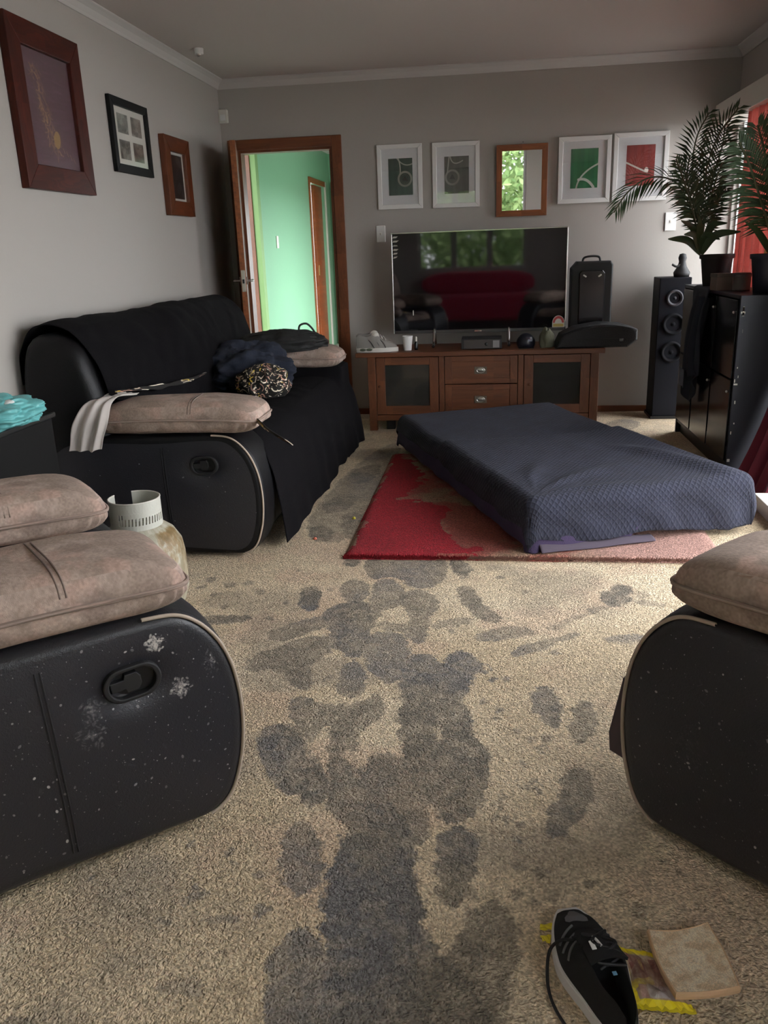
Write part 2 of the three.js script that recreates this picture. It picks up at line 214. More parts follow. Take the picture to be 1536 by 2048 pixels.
// ---------- floor: beige cut-pile carpet with trodden-in stains (outlines traced onto the floor) ----------
const stains = [   // [darkness (negative: left clean), pixels of the outline]
  [0.6, 728, 1112, 896, 1112, 896, 1150, 871, 1175, 821, 1178, 802, 1156, 771, 1153, 746, 1162, 731, 1144],
  [0.55, 682, 1109, 718, 1109, 718, 1131, 690, 1136],
  [0.6, 896, 1116, 928, 1119, 946, 1141, 934, 1155, 906, 1147],
  [0.6, 681, 1184, 690, 1162, 715, 1156, 737, 1166, 740, 1194, 715, 1206, 684, 1203],
  [0.62, 596, 1194, 609, 1172, 640, 1172, 643, 1200, 621, 1226, 606, 1222],
  [0.55, 740, 1197, 746, 1162, 790, 1156, 815, 1188, 802, 1219, 771, 1216, 752, 1238, 759, 1250, 740, 1262],
  [0.68, 640, 1231, 665, 1209, 715, 1200, 740, 1206, 746, 1244, 746, 1262, 728, 1319, 681, 1318, 665, 1269, 652, 1250],
  [0.6, 531, 1266, 578, 1247, 646, 1228, 659, 1244, 640, 1262, 602, 1269, 590, 1282, 540, 1281],
  [0.62, 487, 1319, 552, 1297, 628, 1269, 678, 1269, 678, 1300, 640, 1312, 621, 1334, 628, 1362, 615, 1381, 590, 1381, 571, 1362, 562, 1338, 490, 1344],
  [0.6, 687, 1325, 715, 1319, 734, 1350, 728, 1388, 699, 1397, 674, 1391, 681, 1356],
  [0.6, 728, 1319, 740, 1262, 809, 1262, 821, 1300, 821, 1325, 802, 1362, 778, 1369, 740, 1344],
  [0.5, 749, 1250, 778, 1241, 815, 1250, 828, 1256, 790, 1266],
  [0.58, 802, 1181, 852, 1178, 878, 1197, 871, 1225, 852, 1238, 828, 1241, 809, 1225],
  [0.55, 821, 1238, 865, 1231, 859, 1269, 840, 1291, 821, 1281, 809, 1262],
  [0.42, 865, 1244, 934, 1231, 956, 1241, 915, 1256, 871, 1259],
  [0.65, 910, 1181, 928, 1169, 949, 1181, 965, 1206, 1009, 1238, 990, 1249, 959, 1238, 928, 1212],
  [0.5, 943, 1275, 965, 1262, 1015, 1251, 1078, 1259, 1059, 1272, 1002, 1278, 965, 1284],
  [0.5, 1018, 1303, 1046, 1288, 1115, 1272, 1171, 1259, 1128, 1284, 1078, 1303, 1028, 1318],
  [0.35, 1090, 1253, 1152, 1231, 1215, 1209, 1209, 1219, 1146, 1244, 1102, 1262],
  [0.55, 1196, 1203, 1215, 1178, 1246, 1166, 1265, 1175, 1262, 1206, 1228, 1216],
  [0.3, 1265, 1181, 1300, 1184, 1300, 1200, 1271, 1197],
  [0.3, 1199, 1278, 1246, 1269, 1300, 1270, 1300, 1284, 1240, 1291],
  [0.55, 415, 1238, 452, 1228, 502, 1231, 509, 1236, 465, 1247, 421, 1250],
  [0.72, 799, 1388, 802, 1344, 824, 1312, 840, 1306, 865, 1309, 890, 1331, 896, 1309, 918, 1300, 952, 1312, 965, 1338, 940, 1369, 928, 1400, 940, 1438, 946, 1475, 971, 1488, 981, 1525, 971, 1581, 952, 1625, 934, 1650, 884, 1650, 865, 1625, 840, 1600, 834, 1569, 802, 1525, 799, 1456],
  [0.4, 802, 1388, 852, 1375, 871, 1425, 890, 1475, 884, 1512, 840, 1538, 809, 1500],
  [0.6, 581, 1406, 590, 1394, 615, 1394, 637, 1412, 690, 1409, 740, 1400, 752, 1384, 768, 1400, 765, 1431, 740, 1450, 728, 1450, 715, 1488, 690, 1512, 671, 1488, 665, 1450, 652, 1450, 634, 1481, 615, 1488, 590, 1450, 581, 1431],
  [0.7, 515, 1494, 528, 1456, 559, 1447, 590, 1450, 609, 1488, 634, 1512, 652, 1550, 652, 1588, 640, 1612, 615, 1619, 590, 1588, 559, 1581, 534, 1550],
  [0.62, 652, 1450, 678, 1462, 690, 1525, 715, 1544, 740, 1512, 778, 1500, 815, 1525, 840, 1569, 846, 1612, 859, 1650, 852, 1688, 815, 1681, 778, 1662, 740, 1650, 715, 1662, 678, 1644, 646, 1612, 659, 1550],
  [0.58, 565, 1669, 590, 1644, 621, 1647, 640, 1675, 640, 1712, 652, 1738, 634, 1769, 609, 1794, 584, 1788, 565, 1762, 556, 1712],
  [0.72, 646, 1800, 665, 1725, 678, 1669, 728, 1656, 790, 1675, 821, 1712, 834, 1738, 840, 1800, 846, 1881, 778, 1925, 690, 1912, 640, 1862],
  [0.72, 871, 1662, 934, 1650, 956, 1662, 959, 1712, 946, 1769, 909, 1819, 878, 1794, 868, 1725],
  [0.6, 1059, 1388, 1078, 1372, 1102, 1375, 1124, 1406, 1128, 1450, 1115, 1462, 1090, 1450, 1065, 1419],
  [0.5, 1146, 1412, 1171, 1394, 1196, 1419, 1196, 1462, 1178, 1488, 1146, 1488, 1137, 1450],
  [0.65, 1087, 1662, 1099, 1625, 1121, 1569, 1146, 1534, 1178, 1544, 1193, 1581, 1178, 1625, 1134, 1669, 1106, 1678],
  [-0.9, 771, 1456, 787, 1425, 799, 1450, 804, 1509, 790, 1503, 774, 1481],
  [-0.8, 699, 1550, 721, 1541, 715, 1562],
  [-0.8, 740, 1447, 756, 1450, 752, 1475, 740, 1469],
  [-0.8, 602, 1481, 621, 1506, 635, 1522, 615, 1516],
  [-0.8, 634, 1259, 660, 1250, 662, 1270, 646, 1278],
  [-0.8, 845, 1606, 871, 1612, 871, 1644, 859, 1644],
  [-0.8, 864, 1450, 876, 1453, 888, 1482, 878, 1484],
  [-0.6, 840, 1744, 852, 1738, 871, 1788, 852, 1794],
  [0.8, 640, 2048, 650, 1900, 640, 1800, 665, 1700, 720, 1620, 780, 1600, 830, 1660, 835, 1760, 850, 1850, 880, 1900, 940, 1960, 1000, 2048, 1010, 2140, 640, 2140],
  [0.62, 530, 2048, 522, 1950, 550, 1880, 600, 1850, 640, 1870, 660, 2048, 640, 2140, 540, 2140],
  [0.6, 870, 1960, 900, 1880, 930, 1850, 960, 1800, 1010, 1800, 1040, 1850, 1050, 1900, 1020, 1960, 1010, 2048, 1000, 2140, 870, 2140],
  [0.55, 690, 1108, 722, 1105, 722, 1130, 692, 1135],
  [0.62, 900, 1115, 930, 1120, 945, 1140, 925, 1155, 905, 1145],
  [0.62, 595, 1185, 640, 1170, 642, 1210, 620, 1227, 600, 1215],
  [0.55, 1195, 1192, 1230, 1165, 1262, 1170, 1264, 1210, 1210, 1214],
  [0.36, 1265, 1200, 1330, 1205, 1330, 1215, 1268, 1212],
  [0.34, 1195, 1275, 1300, 1268, 1360, 1272, 1300, 1284, 1210, 1284],
  [0.52, 375, 1236, 470, 1228, 508, 1236, 480, 1246, 400, 1252],
  [0.42, 600, 1060, 660, 980, 740, 905, 800, 880, 800, 915, 745, 1000, 700, 1080, 650, 1088],
  [0.55, 612, 1062, 640, 1048, 668, 1060, 662, 1082, 630, 1086],
  [0.5, 640, 1010, 690, 985, 720, 990, 700, 1020, 650, 1030],
  [0.5, 690, 950, 740, 925, 770, 935, 740, 965, 700, 970],
  [0.48, 680, 1040, 700, 1020, 735, 1030, 720, 1075, 690, 1080],
  [0.35, 330, 1960, 400, 1950, 420, 1985, 350, 2000, 300, 1985],
  [0.45, 360, 1795, 390, 1778, 425, 1776, 400, 1795, 370, 1806],
  [0.38, 500, 1748, 530, 1738, 545, 1752, 515, 1766],
  [0.38, 305, 1848, 330, 1832, 352, 1842, 335, 1862],
  [0.5, 500, 1825, 530, 1808, 550, 1818, 525, 1838],
  [0.3, 400, 1838, 450, 1828, 490, 1830, 450, 1848, 410, 1852],
  [0.3, 440, 1702, 462, 1692, 474, 1702, 456, 1714],
  [0.3, 455, 1722, 470, 1718, 472, 1732, 458, 1736],
  [0.85, 180, 1757, 190, 1751, 200, 1756, 191, 1763],
  [0.85, 1308, 1725, 1320, 1718, 1334, 1724, 1321, 1733],
  [0.7, 1352, 1748, 1360, 1744, 1368, 1749, 1360, 1753],
  [0.7, 1443, 1797, 1452, 1793, 1458, 1798, 1450, 1803],
  [0.36, 1265, 1822, 1280, 1808, 1300, 1822, 1282, 1842],
  [0.35, 1430, 2020, 1460, 2005, 1490, 2030, 1450, 2060],
  [0.5, 0, 2060, 20, 2020, 60, 2030, 70, 2080, 0, 2100],
  [0.45, 1200, 850, 1240, 836, 1290, 845, 1262, 862, 1210, 866],
  [0.5, 1225, 866, 1260, 858, 1285, 870, 1250, 884],
];
const dabs = [[1040, 1650, 10], [985, 1636, 9], [1013, 1640, 9], [1080, 1748, 16], [1030, 1790, 11], [1065, 1806, 11], [1112, 1796, 12], [945, 1786, 9], [1180, 1768, 13], [1005, 1598, 8], [968, 1405, 9], [1003, 1420, 8], [990, 1438, 7], [1030, 1462, 8], [1088, 1478, 12], [1060, 1478, 8], [1046, 1530, 8],
  [985, 1360, 9], [1010, 1358, 8], [655, 1355, 8], [930, 1155, 7], [1000, 1155, 8], [1050, 1185, 9], [420, 1160, 12], [460, 1170, 14], [500, 1165, 10], [430, 1190, 9], [520, 1185, 10], [400, 1175, 9], [540, 1237, 10], [575, 1205, 6], [450, 1215, 8], [660, 1180, 7], [900, 1262, 8], [1110, 1305, 9], [1180, 1222, 7], [380, 1690, 7], [600, 1140, 5]];
const pawPrints = [[1070, 1578, 11], [1000, 1612, 10], [1045, 1735, 9], [1085, 1500, 9], [1040, 1680, 8], [965, 1340, 9]];
function floorMask(x0, x1, z0, z1, w, h) {
  const c = document.createElement('canvas'); c.width = w; c.height = h; const g = c.getContext('2d'); g.fillStyle = '#000'; g.fillRect(0, 0, w, h);
  const at = (px, py) => { const p = onY(px, py); return [(p.x - x0) / (x1 - x0) * w, (p.z - z0) / (z1 - z0) * h]; };
  g.fillStyle = '#fff';
  for (const s of stains) {
    const q = []; for (let i = 1; i < s.length; i += 2) q.push(at(s[i], s[i + 1]));
    g.globalAlpha = Math.abs(s[0]); g.fillStyle = s[0] < 0 ? '#000' : '#fff'; g.beginPath(); const n = q.length, m = (i) => [(q[i % n][0] + q[(i + 1) % n][0]) / 2, (q[i % n][1] + q[(i + 1) % n][1]) / 2];
    g.moveTo(...m(0)); for (let i = 1; i <= n; i++) g.quadraticCurveTo(...q[i % n], ...m(i)); g.closePath(); g.fill();
  }
  g.fillStyle = '#fff'; const spot = (px, py, r, a) => { const [cx, cy] = at(px, py), [ex] = at(px + r, py); g.globalAlpha = a; g.beginPath(); g.ellipse(cx, cy, Math.abs(ex - cx), Math.abs(ex - cx) * (h / (z1 - z0)) / (w / (x1 - x0)) * 1.25, 0, 0, 7); g.fill(); };
  for (const [px, py, r] of dabs) spot(px, py, r, 0.5);
  for (const [px, py, r] of pawPrints) { spot(px, py + r * 0.3, r * 0.8, 0.6); for (let k = 0; k < 4; k++) { const a = Math.PI * (0.12 + 0.25 * k); spot(px - Math.cos(a) * r * 1.5, py - Math.sin(a) * r * 1.1, r * 0.42, 0.6); } }
  const d = g.getImageData(0, 0, w, h).data, a = new Float32Array(w * h); for (let i = 0; i < w * h; i++) a[i] = d[i * 4] / 255; return a;
}
function blur(a, w, h, r) {
  const b = new Float32Array(w * h);
  for (let j = 0; j < h; j++) { let s = 0; for (let i = -r; i < w; i++) { s += a[j * w + Math.min(w - 1, i + r)]; if (i - r - 1 >= 0) s -= a[j * w + i - r - 1]; else if (i - r - 1 < 0 && i >= 0) s -= a[j * w]; else if (i < 0) continue; if (i >= 0) b[j * w + i] = s / (2 * r + 1); } }
  return b;
}
const carpetA = [206, 188, 160], carpetB = [188, 168, 138], stainC = [112, 104, 92], stainBlue = [102, 99, 98];
function carpetTex(x0, x1, z0, z1, w, h, br) {
  const raw = floorMask(x0, x1, z0, z1, w, h), mask = new Float32Array(w * h);
  const rx = br, ry = Math.max(1, Math.round(br * (h / (z1 - z0)) / (w / (x1 - x0))));
  for (let j = 0; j < h; j++) for (let i = 0; i < w; i++) {   // ragged outline: look the mask up a little aside
    const X = i / w * (x1 - x0), Z = j / h * (z1 - z0), dx = (fbm(X * 34, Z * 34, 0, 3, 3) - 0.5) * 0.034 + (vnoise(X * 190, Z * 190, 0, 9) - 0.5) * 0.012, dz = (fbm(X * 34 + 9, Z * 34, 0, 6, 3) - 0.5) * 0.034 + (vnoise(X * 190, Z * 190 + 7, 0, 8) - 0.5) * 0.012;
    const ii = Math.min(w - 1, Math.max(0, Math.round(i + dx / (x1 - x0) * w))), jj = Math.min(h - 1, Math.max(0, Math.round(j + dz / (z1 - z0) * h)));
    let s = 0, n = 0; for (let b = -ry; b <= ry; b += Math.max(1, ry >> 1)) for (let a = -rx; a <= rx; a += Math.max(1, rx >> 1)) { s += raw[Math.min(h - 1, Math.max(0, jj + b)) * w + Math.min(w - 1, Math.max(0, ii + a))]; n++; }
    mask[j * w + i] = s / n;
  }
  const t = dataTex(w, h, (u, v, i, j) => {
    const X = x0 + u * (x1 - x0), Z = z0 + v * (z1 - z0), lo = fbm(X * 3 + 20, Z * 3 + 40, 0, 41, 3), mi = fbm(X * 14, Z * 14 + 30, 0, 61, 3), fi = vnoise(X * 240 + 900, Z * 240 + 900, 0, 71), pk = fbm(X * 5 + 60, Z * 5 + 80, 0, 91, 3);
    let c = mixc(carpetA, carpetB, sstep(0.3, 0.7, lo) * 0.7 + 0.3 * mi); c = mixc(c, [190, 160, 138], 0.35 * sstep(0.55, 0.72, pk));
    const soil = 0.30 * sstep(0.52, 0.75, fbm(X * 4 + 11, Z * 4 + 70, 0, 33, 4)); const m = Math.min(1, mask[j * w + i] * (0.75 + 0.6 * mi) * (0.82 + 0.3 * sstep(0.35, 0.6, fbm(X * 42, Z * 42, 0, 17, 2))));
    c = mixc(c, mixc(stainC, stainBlue, sstep(0.4, 0.7, lo)), Math.min(0.96, m + soil * (1 - m)));
    return c.map((q) => q * (0.80 + 0.40 * fi));
  });
  t.wrapS = t.wrapT = THREE.ClampToEdgeWrapping; return t;
}
{
  const strip = (z0, z1) => { const g = new THREE.BufferGeometry(); g.setAttribute('position', new THREE.Float32BufferAttribute([XL, 0, z0, XR, 0, z0, XR, 0, z1, XL, 0, z1], 3)); g.setAttribute('normal', new THREE.Float32BufferAttribute([0, 1, 0, 0, 1, 0, 0, 1, 0, 0, 1, 0], 3)); g.setAttribute('uv', new THREE.Float32BufferAttribute([0, 0, 1, 0, 1, 1, 0, 1], 2)); g.setIndex([0, 2, 1, 0, 3, 2]); return g; };
  const NEAR0 = -3.45, NEAR1 = -0.9;
  const slab = new THREE.BoxGeometry(XR - XL, 0.1, ZR - ZB).translate((XL + XR) / 2, -0.052, (ZR + ZB) / 2); 
  const g = mergeGeometries([strip(NEAR0, NEAR1), strip(ZB, NEAR0), strip(NEAR1, ZR), slab].map((q) => q.toNonIndexed()), true);
  const mk = (map, w, d) => { const b = T.carpetBump.clone(); b.repeat.set(w / 0.36, d / 0.36); b.needsUpdate = true; return std({ map, roughness: 0.93, bumpMap: b, bumpScale: 0.006 }); };
  const plain = dataTex(512, 512, (u, v) => mixc(carpetA, carpetB, fbm(u * 8, v * 8, 8, 5, 4)).map((q) => q * (0.8 + 0.4 * vnoise(u * 256, v * 256, 256, 6))));
  const mats = [mk(carpetTex(XL, XR, NEAR0, NEAR1, 2048, 1460, 2), XR - XL, NEAR1 - NEAR0), mk(carpetTex(XL, XR, ZB, NEAR0, 1400, 900, 1), XR - XL, NEAR0 - ZB), mk(plain, XR - XL, ZR - NEAR1), std({ color: lin(0.2, 0.18, 0.14), roughness: 1 })];
  struct('floor', g, mats, 'beige cut-pile carpet floor trodden with grey-brown footprints', 'floor');
}

// ---------- room shell ----------
const TH = 0.1, DOOR = [-1.843, -1.151, 1.936];
struct('wall_back', boxUV(extrude([[XL - 0.1, 0], [DOOR[0], 0], [DOOR[0], DOOR[2]], [DOOR[1], DOOR[2]], [DOOR[1], 0], [XR + 0.1, 0], [XR + 0.1, CEIL], [XL - 0.1, CEIL]], TH).translate(0, 0, ZB - TH)), M.wall, 'warm grey painted wall with the doorway and five small frames', 'wall');
struct('wall_left', box(XL - 0.1, XL, 0, CEIL, ZB, ZR), M.wall, 'long grey painted wall behind the dark sofa', 'wall');
const WIN = [-6.33, -4.62, 0.08, 2.0], SLID = [-4.15, -1.15, 0.0, 2.0], SIDE = [-0.25, 0.75, 0.9, 2.05], REAR = [-1.2, 0.5, 0.85, 2.1];
const rect = (a, b, c, d) => [[a, c], [b, c], [b, d], [a, d]];
{ // shape x = -z
  const g = extrude([[-ZR, 0], [-SLID[1], 0], [-SLID[1], SLID[3]], [-SLID[0], SLID[3]], [-SLID[0], 0], [-ZB, 0], [-ZB, CEIL], [-ZR, CEIL]], 0.12, 0, [rect(-WIN[1], -WIN[0], WIN[2], WIN[3]), rect(-SIDE[1], -SIDE[0], SIDE[2], SIDE[3])]).rotateY(Math.PI / 2).translate(XR, 0, 0);
  struct('wall_right', boxUV(g), M.wall, 'grey wall with the curtained window and sliding door', 'wall');
}
struct('wall_rear', boxUV(extrude(rect(XL - 0.1, XR + 0.12, 0, CEIL), 0.12, 0, [rect(REAR[0], REAR[1], REAR[2], REAR[3])]).translate(0, 0, ZR)), M.wall, 'grey wall behind the photographer with a wide window', 'wall');
struct('ceiling', box(XL - 0.1, XR + 0.12, CEIL, CEIL + 0.1, ZB - TH, ZR + 0.12), M.ceiling, 'plain matt off-white ceiling', 'ceiling');
{ // cornices
  const prof = [[0, 0], [0, -0.058], [0.008, -0.058], [0.014, -0.046], [0.03, -0.024], [0.046, -0.014], [0.058, -0.008], [0.058, 0]];
  const along = (len) => extrude(prof, len);
  struct('trim_1', boxUV(along(ZR - ZB).translate(XL, CEIL, ZB)), M.cornice, 'white scotia cornice above the left wall', 'cornice');
  struct('trim_2', boxUV(along(XR - XL).rotateY(-Math.PI / 2).translate(XR, CEIL, ZB)), M.cornice, 'white scotia cornice above the back wall', 'cornice');
  struct('trim_3', boxUV(along(ZR - ZB).rotateY(Math.PI).translate(XR, CEIL, ZR)), M.cornice, 'white scotia cornice above the window wall', 'cornice');
}
struct('baseboard_back', join(rbox(DOOR[1] + 0.07, XR, 0, 0.045, ZB, ZB + 0.014, 0.003)), M.wood, 'thin brown timber skirting along the back wall', 'skirting');
struct('baseboard_left', rbox(XL, XL + 0.014, 0, 0.045, ZB, ZR, 0.003), M.wood, 'thin brown timber skirting along the left wall', 'skirting');
{ // door frame: architraves and jambs
  const t = structGroup('trim_4', 'reddish brown timber door surround', 'door frame'), w = 0.07, [a, b, top] = DOOR;
  part('architrave_post', rbox(b, b + w, 0, top + w, ZB, ZB + 0.018, 0.003), M.woodV, t); part('architrave_post', rbox(a - w, a, 0, top + w, ZB, ZB + 0.018, 0.003), M.woodV, t);
  part('architrave_head', rbox(a, b, top, top + w, ZB, ZB + 0.0182, 0.003), M.wood, t);
  part('jamb', box(b - 0.018, b, 0, top, ZB - TH, ZB), M.woodV, t); part('jamb', box(a, a + 0.018, 0, top, ZB - TH, ZB), M.woodV, t); part('jamb_head', box(a + 0.018, b - 0.018, top - 0.018, top, ZB - TH, ZB), M.wood, t);
  part('door_stop', box(b - 0.03, b - 0.018, 0, top - 0.018, ZB - TH, ZB - 0.04), M.woodV, t);
}
{ // the open door leaf, turned into the room about its left hinges
  const t = structGroup('door_1', 'brown timber door standing open, seen edge on', 'door'); t.position.set(DOOR[0] - 0.018, 0, ZB + 0.032); t.rotation.y = -(Math.PI / 2 - 0.272);
  const L = 0.69; part('leaf', rbox(0, L, 0.012, 1.925, -0.019, 0.019, 0.002), M.woodV, t);
  part('edge_strip', rbox(L, L + 0.004, 0.012, 1.925, -0.018, 0.018, 0.0015), M.goldWood, t);
  part('lock_plate', rbox(L + 0.004, L + 0.007, 0.98, 1.12, -0.013, 0.013, 0.001), M.steel, t); part('latch', rbox(L + 0.006, L + 0.013, 1.035, 1.062, -0.007, 0.007, 0.002), M.black, t);
  for (const s of [-1, 1]) { const h = part('handle', join(cyl(0.026, 0.026, 0, 0.008).rotateX(s * Math.PI / 2).translate(L - 0.055, 1.05, s * 0.019), tube([[L - 0.055, 1.05, s * 0.02], [L - 0.055, 1.05, s * 0.055], [L - 0.075, 1.05, s * 0.062], [L - 0.16, 1.05, s * 0.06]], 0.008, 20, 8)), M.steel, t, 'steel lever handle'); h.userData.label = 'steel lever handle'; }
}
{ // windows
  const pane = (t, x0, x1, y0, y1, w = 0.045, axis = 'x', at = XR + 0.05) => {
    const put = (a, b, c, d) => axis === 'x' ? box(at - 0.02, at + 0.02, c, d, a, b) : box(a, b, c, d, at - 0.02, at + 0.02);
    part('window_frame', join(put(x0, x1, y0, y0 + w), put(x0, x1, y1 - w, y1), put(x0, x0 + w, y0 + w, y1 - w), put(x1 - w, x1, y0 + w, y1 - w)), M.alu, t);
    part('pane', axis === 'x' ? box(at - 0.002, at + 0.002, y0 + w, y1 - w, x0 + w, x1 - w) : box(x0 + w, x1 - w, y0 + w, y1 - w, at - 0.002, at + 0.002), M.glass, t);
  };
  const w1 = structGroup('window_1', 'window half hidden by the red curtain and palms', 'window'); const zm = (WIN[0] + WIN[1]) / 2; pane(w1, WIN[0], zm, WIN[2], WIN[3], 0.02); pane(w1, zm, WIN[1], WIN[2], WIN[3], 0.02);
  const w2 = structGroup('door_2', 'glass sliding door beside the mattress', 'sliding door'); const sm = -2.65; pane(w2, SLID[0], sm, 0.02, SLID[3]); pane(w2, sm, SLID[1], 0.02, SLID[3]);
  const w4 = structGroup('window_3', 'window on the right beside the photographer', 'window'); pane(w4, SIDE[0], SIDE[1], SIDE[2], SIDE[3]);
  const w3 = structGroup('window_2', 'wide window behind the photographer', 'window'); const m1 = -0.63, m2 = -0.07; pane(w3, REAR[0], m1, REAR[2], REAR[3], 0.045, 'z', ZR + 0.06); pane(w3, m1, m2, REAR[2], REAR[3], 0.045, 'z', ZR + 0.06); pane(w3, m2, REAR[1], REAR[2], REAR[3], 0.045, 'z', ZR + 0.06);
}
struct('trim_5', join(rbox(XR - 0.15, XR, 1.93, 2.06, ZB, -1.3, 0.006)), M.offWhite, 'pale curtain pelmet box along the window wall', 'pelmet');

// ---------- hallway beyond the door ----------
const HX = -2.125, HZ = -7.93, HE = -11.4, HR = -0.75;
{
  const g0 = ZB - TH;
  struct('floor', join(box(-3.3, HR, -0.1, 0, HE, g0), box(DOOR[0], DOOR[1], -0.05, 0.001, g0, ZB)), M.lino, 'pale mottled vinyl floor of the hallway', 'floor');
  struct('ceiling', box(-3.3, HR + 0.1, CEIL, CEIL + 0.08, HE - 0.1, g0), M.cornice, 'white ceiling of the green hallway', 'ceiling');
  // left wall of the passage with a doorway
  const d0 = -10.14, d1 = -11.02, top = 1.98;
  const gl = extrude([[-HZ, 0], [-d0, 0], [-d0, top], [-d1, top], [-d1, 0], [-HE, 0], [-HE, CEIL], [-HZ, CEIL]], 0.09).rotateY(Math.PI / 2).translate(HX - 0.09, 0, 0);
  struct('wall_hall_left', boxUV(gl), M.green, 'glossy green hallway wall with a light switch', 'wall');
  struct('wall_hall_front', boxUV(extrude([[-3.3, 0], [-3.12, 0], [-3.12, 2.0], [-2.245, 2.0], [-2.245, 0], [HX, 0], [HX, CEIL], [-3.3, CEIL]], 0.09).translate(0, 0, HZ)), M.greenLime, 'yellow green hallway wall beside the near door', 'wall');
  struct('wall_hall_side', box(-3.4, -3.3, 0, CEIL, HZ, g0), M.greenLime, 'green hallway wall at the far left', 'wall');
  struct('wall_hall_end', box(HX - 0.1, HR, 0, CEIL, HE - 0.1, HE), M.green, 'green wall at the end of the hallway', 'wall');
  struct('wall_hall_right', boxUV(extrude(rect(-g0, -HE, 0, CEIL), 0.1, 0, [rect(7.9, 10.2, 0.1, 1.7)]).rotateY(Math.PI / 2).translate(HR, 0, 0)), M.green, 'green hallway wall with a wide window', 'wall');
  struct('trim_6', join(rbox(-2.245, -2.175, 0, 2.06, HZ + 0.09, HZ + 0.108, 0.003), rbox(-3.18, -3.115, 0, 2.06, HZ + 0.09, HZ + 0.108, 0.003), rbox(-3.12, -2.245, 2.0, 2.06, HZ + 0.09, HZ + 0.107, 0.003)), M.woodV, 'brown door surround on the near hallway wall', 'door frame');
  struct('door_3', rbox(-3.12, -2.245, 0.01, 2.0, HZ + 0.02, HZ + 0.06, 0.003), M.white, 'white painted door in the hallway', 'door');
  const fr = structGroup('trim_7', 'pale timber surround of the passage doorway', 'door frame');
  part('architrave_post', rbox(HX, HX + 0.016, 0, top + 0.06, d0, d0 + 0.06, 0.003), M.goldWood, fr); part('architrave_post', rbox(HX, HX + 0.016, 0, top + 0.06, d1 - 0.06, d1, 0.003), M.offWhite, fr); part('architrave_head', rbox(HX, HX + 0.0158, top, top + 0.06, d1, d0, 0.003), M.goldWood, fr);
  const sd = structGroup('door_4', 'orange brown sliding door with a brass finger pull', 'sliding door'); part('leaf', rbox(HX - 0.07, HX - 0.035, 0.01, top, d1 - 0.02, -10.55, 0.003), M.orangeDoor, sd); part('finger_pull', join(rbox(HX - 0.035, HX - 0.03, 0.93, 1.05, -10.66, -10.6, 0.002)), M.brass, sd);
  struct('wall_side_room', join(box(HX - 1.3, HX - 1.2, 0, CEIL, HE, HZ - 0.09), box(HX - 1.3, HX - 0.09, CEIL, CEIL + 0.08, HE, HZ - 0.09), box(HX - 1.3, HX - 0.09, -0.1, 0, HE, HZ - 0.09)), M.white, 'white room glimpsed past the sliding door', 'wall');
  const ed = structGroup('door_5', 'brown door at the end of the hallway', 'door'); part('leaf', rbox(-2.03, -1.2, 0.01, 2.0, HE, HE + 0.03, 0.003), M.midWood, ed); part('architrave', join(rbox(-2.1, -2.03, 0, 2.06, HE, HE + 0.045, 0.003), rbox(-2.03, -1.13, 2.0, 2.06, HE, HE + 0.045, 0.003)), M.wood, ed);
  const sw = thing('light_switch', 'pale light switch on the green hallway wall', 'light switch', [HX, 1.32, -8.44], Math.PI / 2); part('plate', rbox(-0.035, 0.035, -0.058, 0.058, 0, 0.01, 0.004), M.offWhite, sw); part('rocker', rbox(-0.006, 0.006, -0.008, 0.008, 0.009, 0.014, 0.002), M.white, sw);
}
// ---------- outside: lawn and the trees that the mirror and the screen reflect ----------
struct('ground', box(-16, 16, -0.5, -0.35, -18, 16), std({ color: lin(0.27, 0.26, 0.24), roughness: 1 }), 'concrete yard around the house', 'ground');
{
  const rnd = rng(5), mk = (seed) => { const r = rng(seed), p = [], n = [], ix = [], c = []; const g = new THREE.BufferGeometry(), q = new THREE.Quaternion(), v = new THREE.Vector3();
    for (let i = 0; i < 12000; i++) { const a = r() * 6.283, b = Math.acos(2 * r() - 1), k = 0.55 + 0.47 * r(), cx = Math.sin(b) * Math.cos(a) * k * 1.25, cy = 1.9 + Math.cos(b) * k * 1.7, cz = Math.sin(b) * Math.sin(a) * k * 1.25, s = 0.035 + 0.05 * r(); q.setFromEuler(new THREE.Euler(r() * 6, r() * 6, r() * 6)); const o = p.length / 3; for (const [x, y] of [[-s, 0], [0, -s * 0.45], [s, 0], [0, s * 0.45]]) { v.set(x, y, 0).applyQuaternion(q); p.push(cx + v.x, cy + v.y, cz + v.z); } ix.push(o, o + 1, o + 2, o, o + 2, o + 3); const t = r(); for (let m = 0; m < 4; m++) c.push(lerp(0.10, 0.34, t), lerp(0.19, 0.46, t), lerp(0.05, 0.18, t)); }
    g.setAttribute('position', new THREE.Float32BufferAttribute(p, 3)); g.setAttribute('color', new THREE.Float32BufferAttribute(c, 3)); g.setIndex(ix); g.computeVertexNormals(); return g; };
  const crowns = [mk(3), mk(8)], lm = std({ vertexColors: true, roughness: 0.7, side: THREE.DoubleSide });
  [[-3.5, 4.8, 1.2], [-0.1, 4.6, 1.25], [3.3, 5.0, 1.2]].forEach(([x, z, s], i) => { const t = thing('garden_tree', ['leafy green tree outside the rear window, on the sofa side', 'leafy green tree straight behind the rear window and daybed', 'leafy green tree outside the rear window, on the sliding door side'][i], 'tree', [x, -0.35, z], rnd() * 6, 'garden trees behind the photographer'); t.scale.setScalar(s); part('crown', crowns[i % 2], lm, t); part('trunk', cyl(0.09, 0.05, 0, 1.8, 10), M.stalk, t); });
}

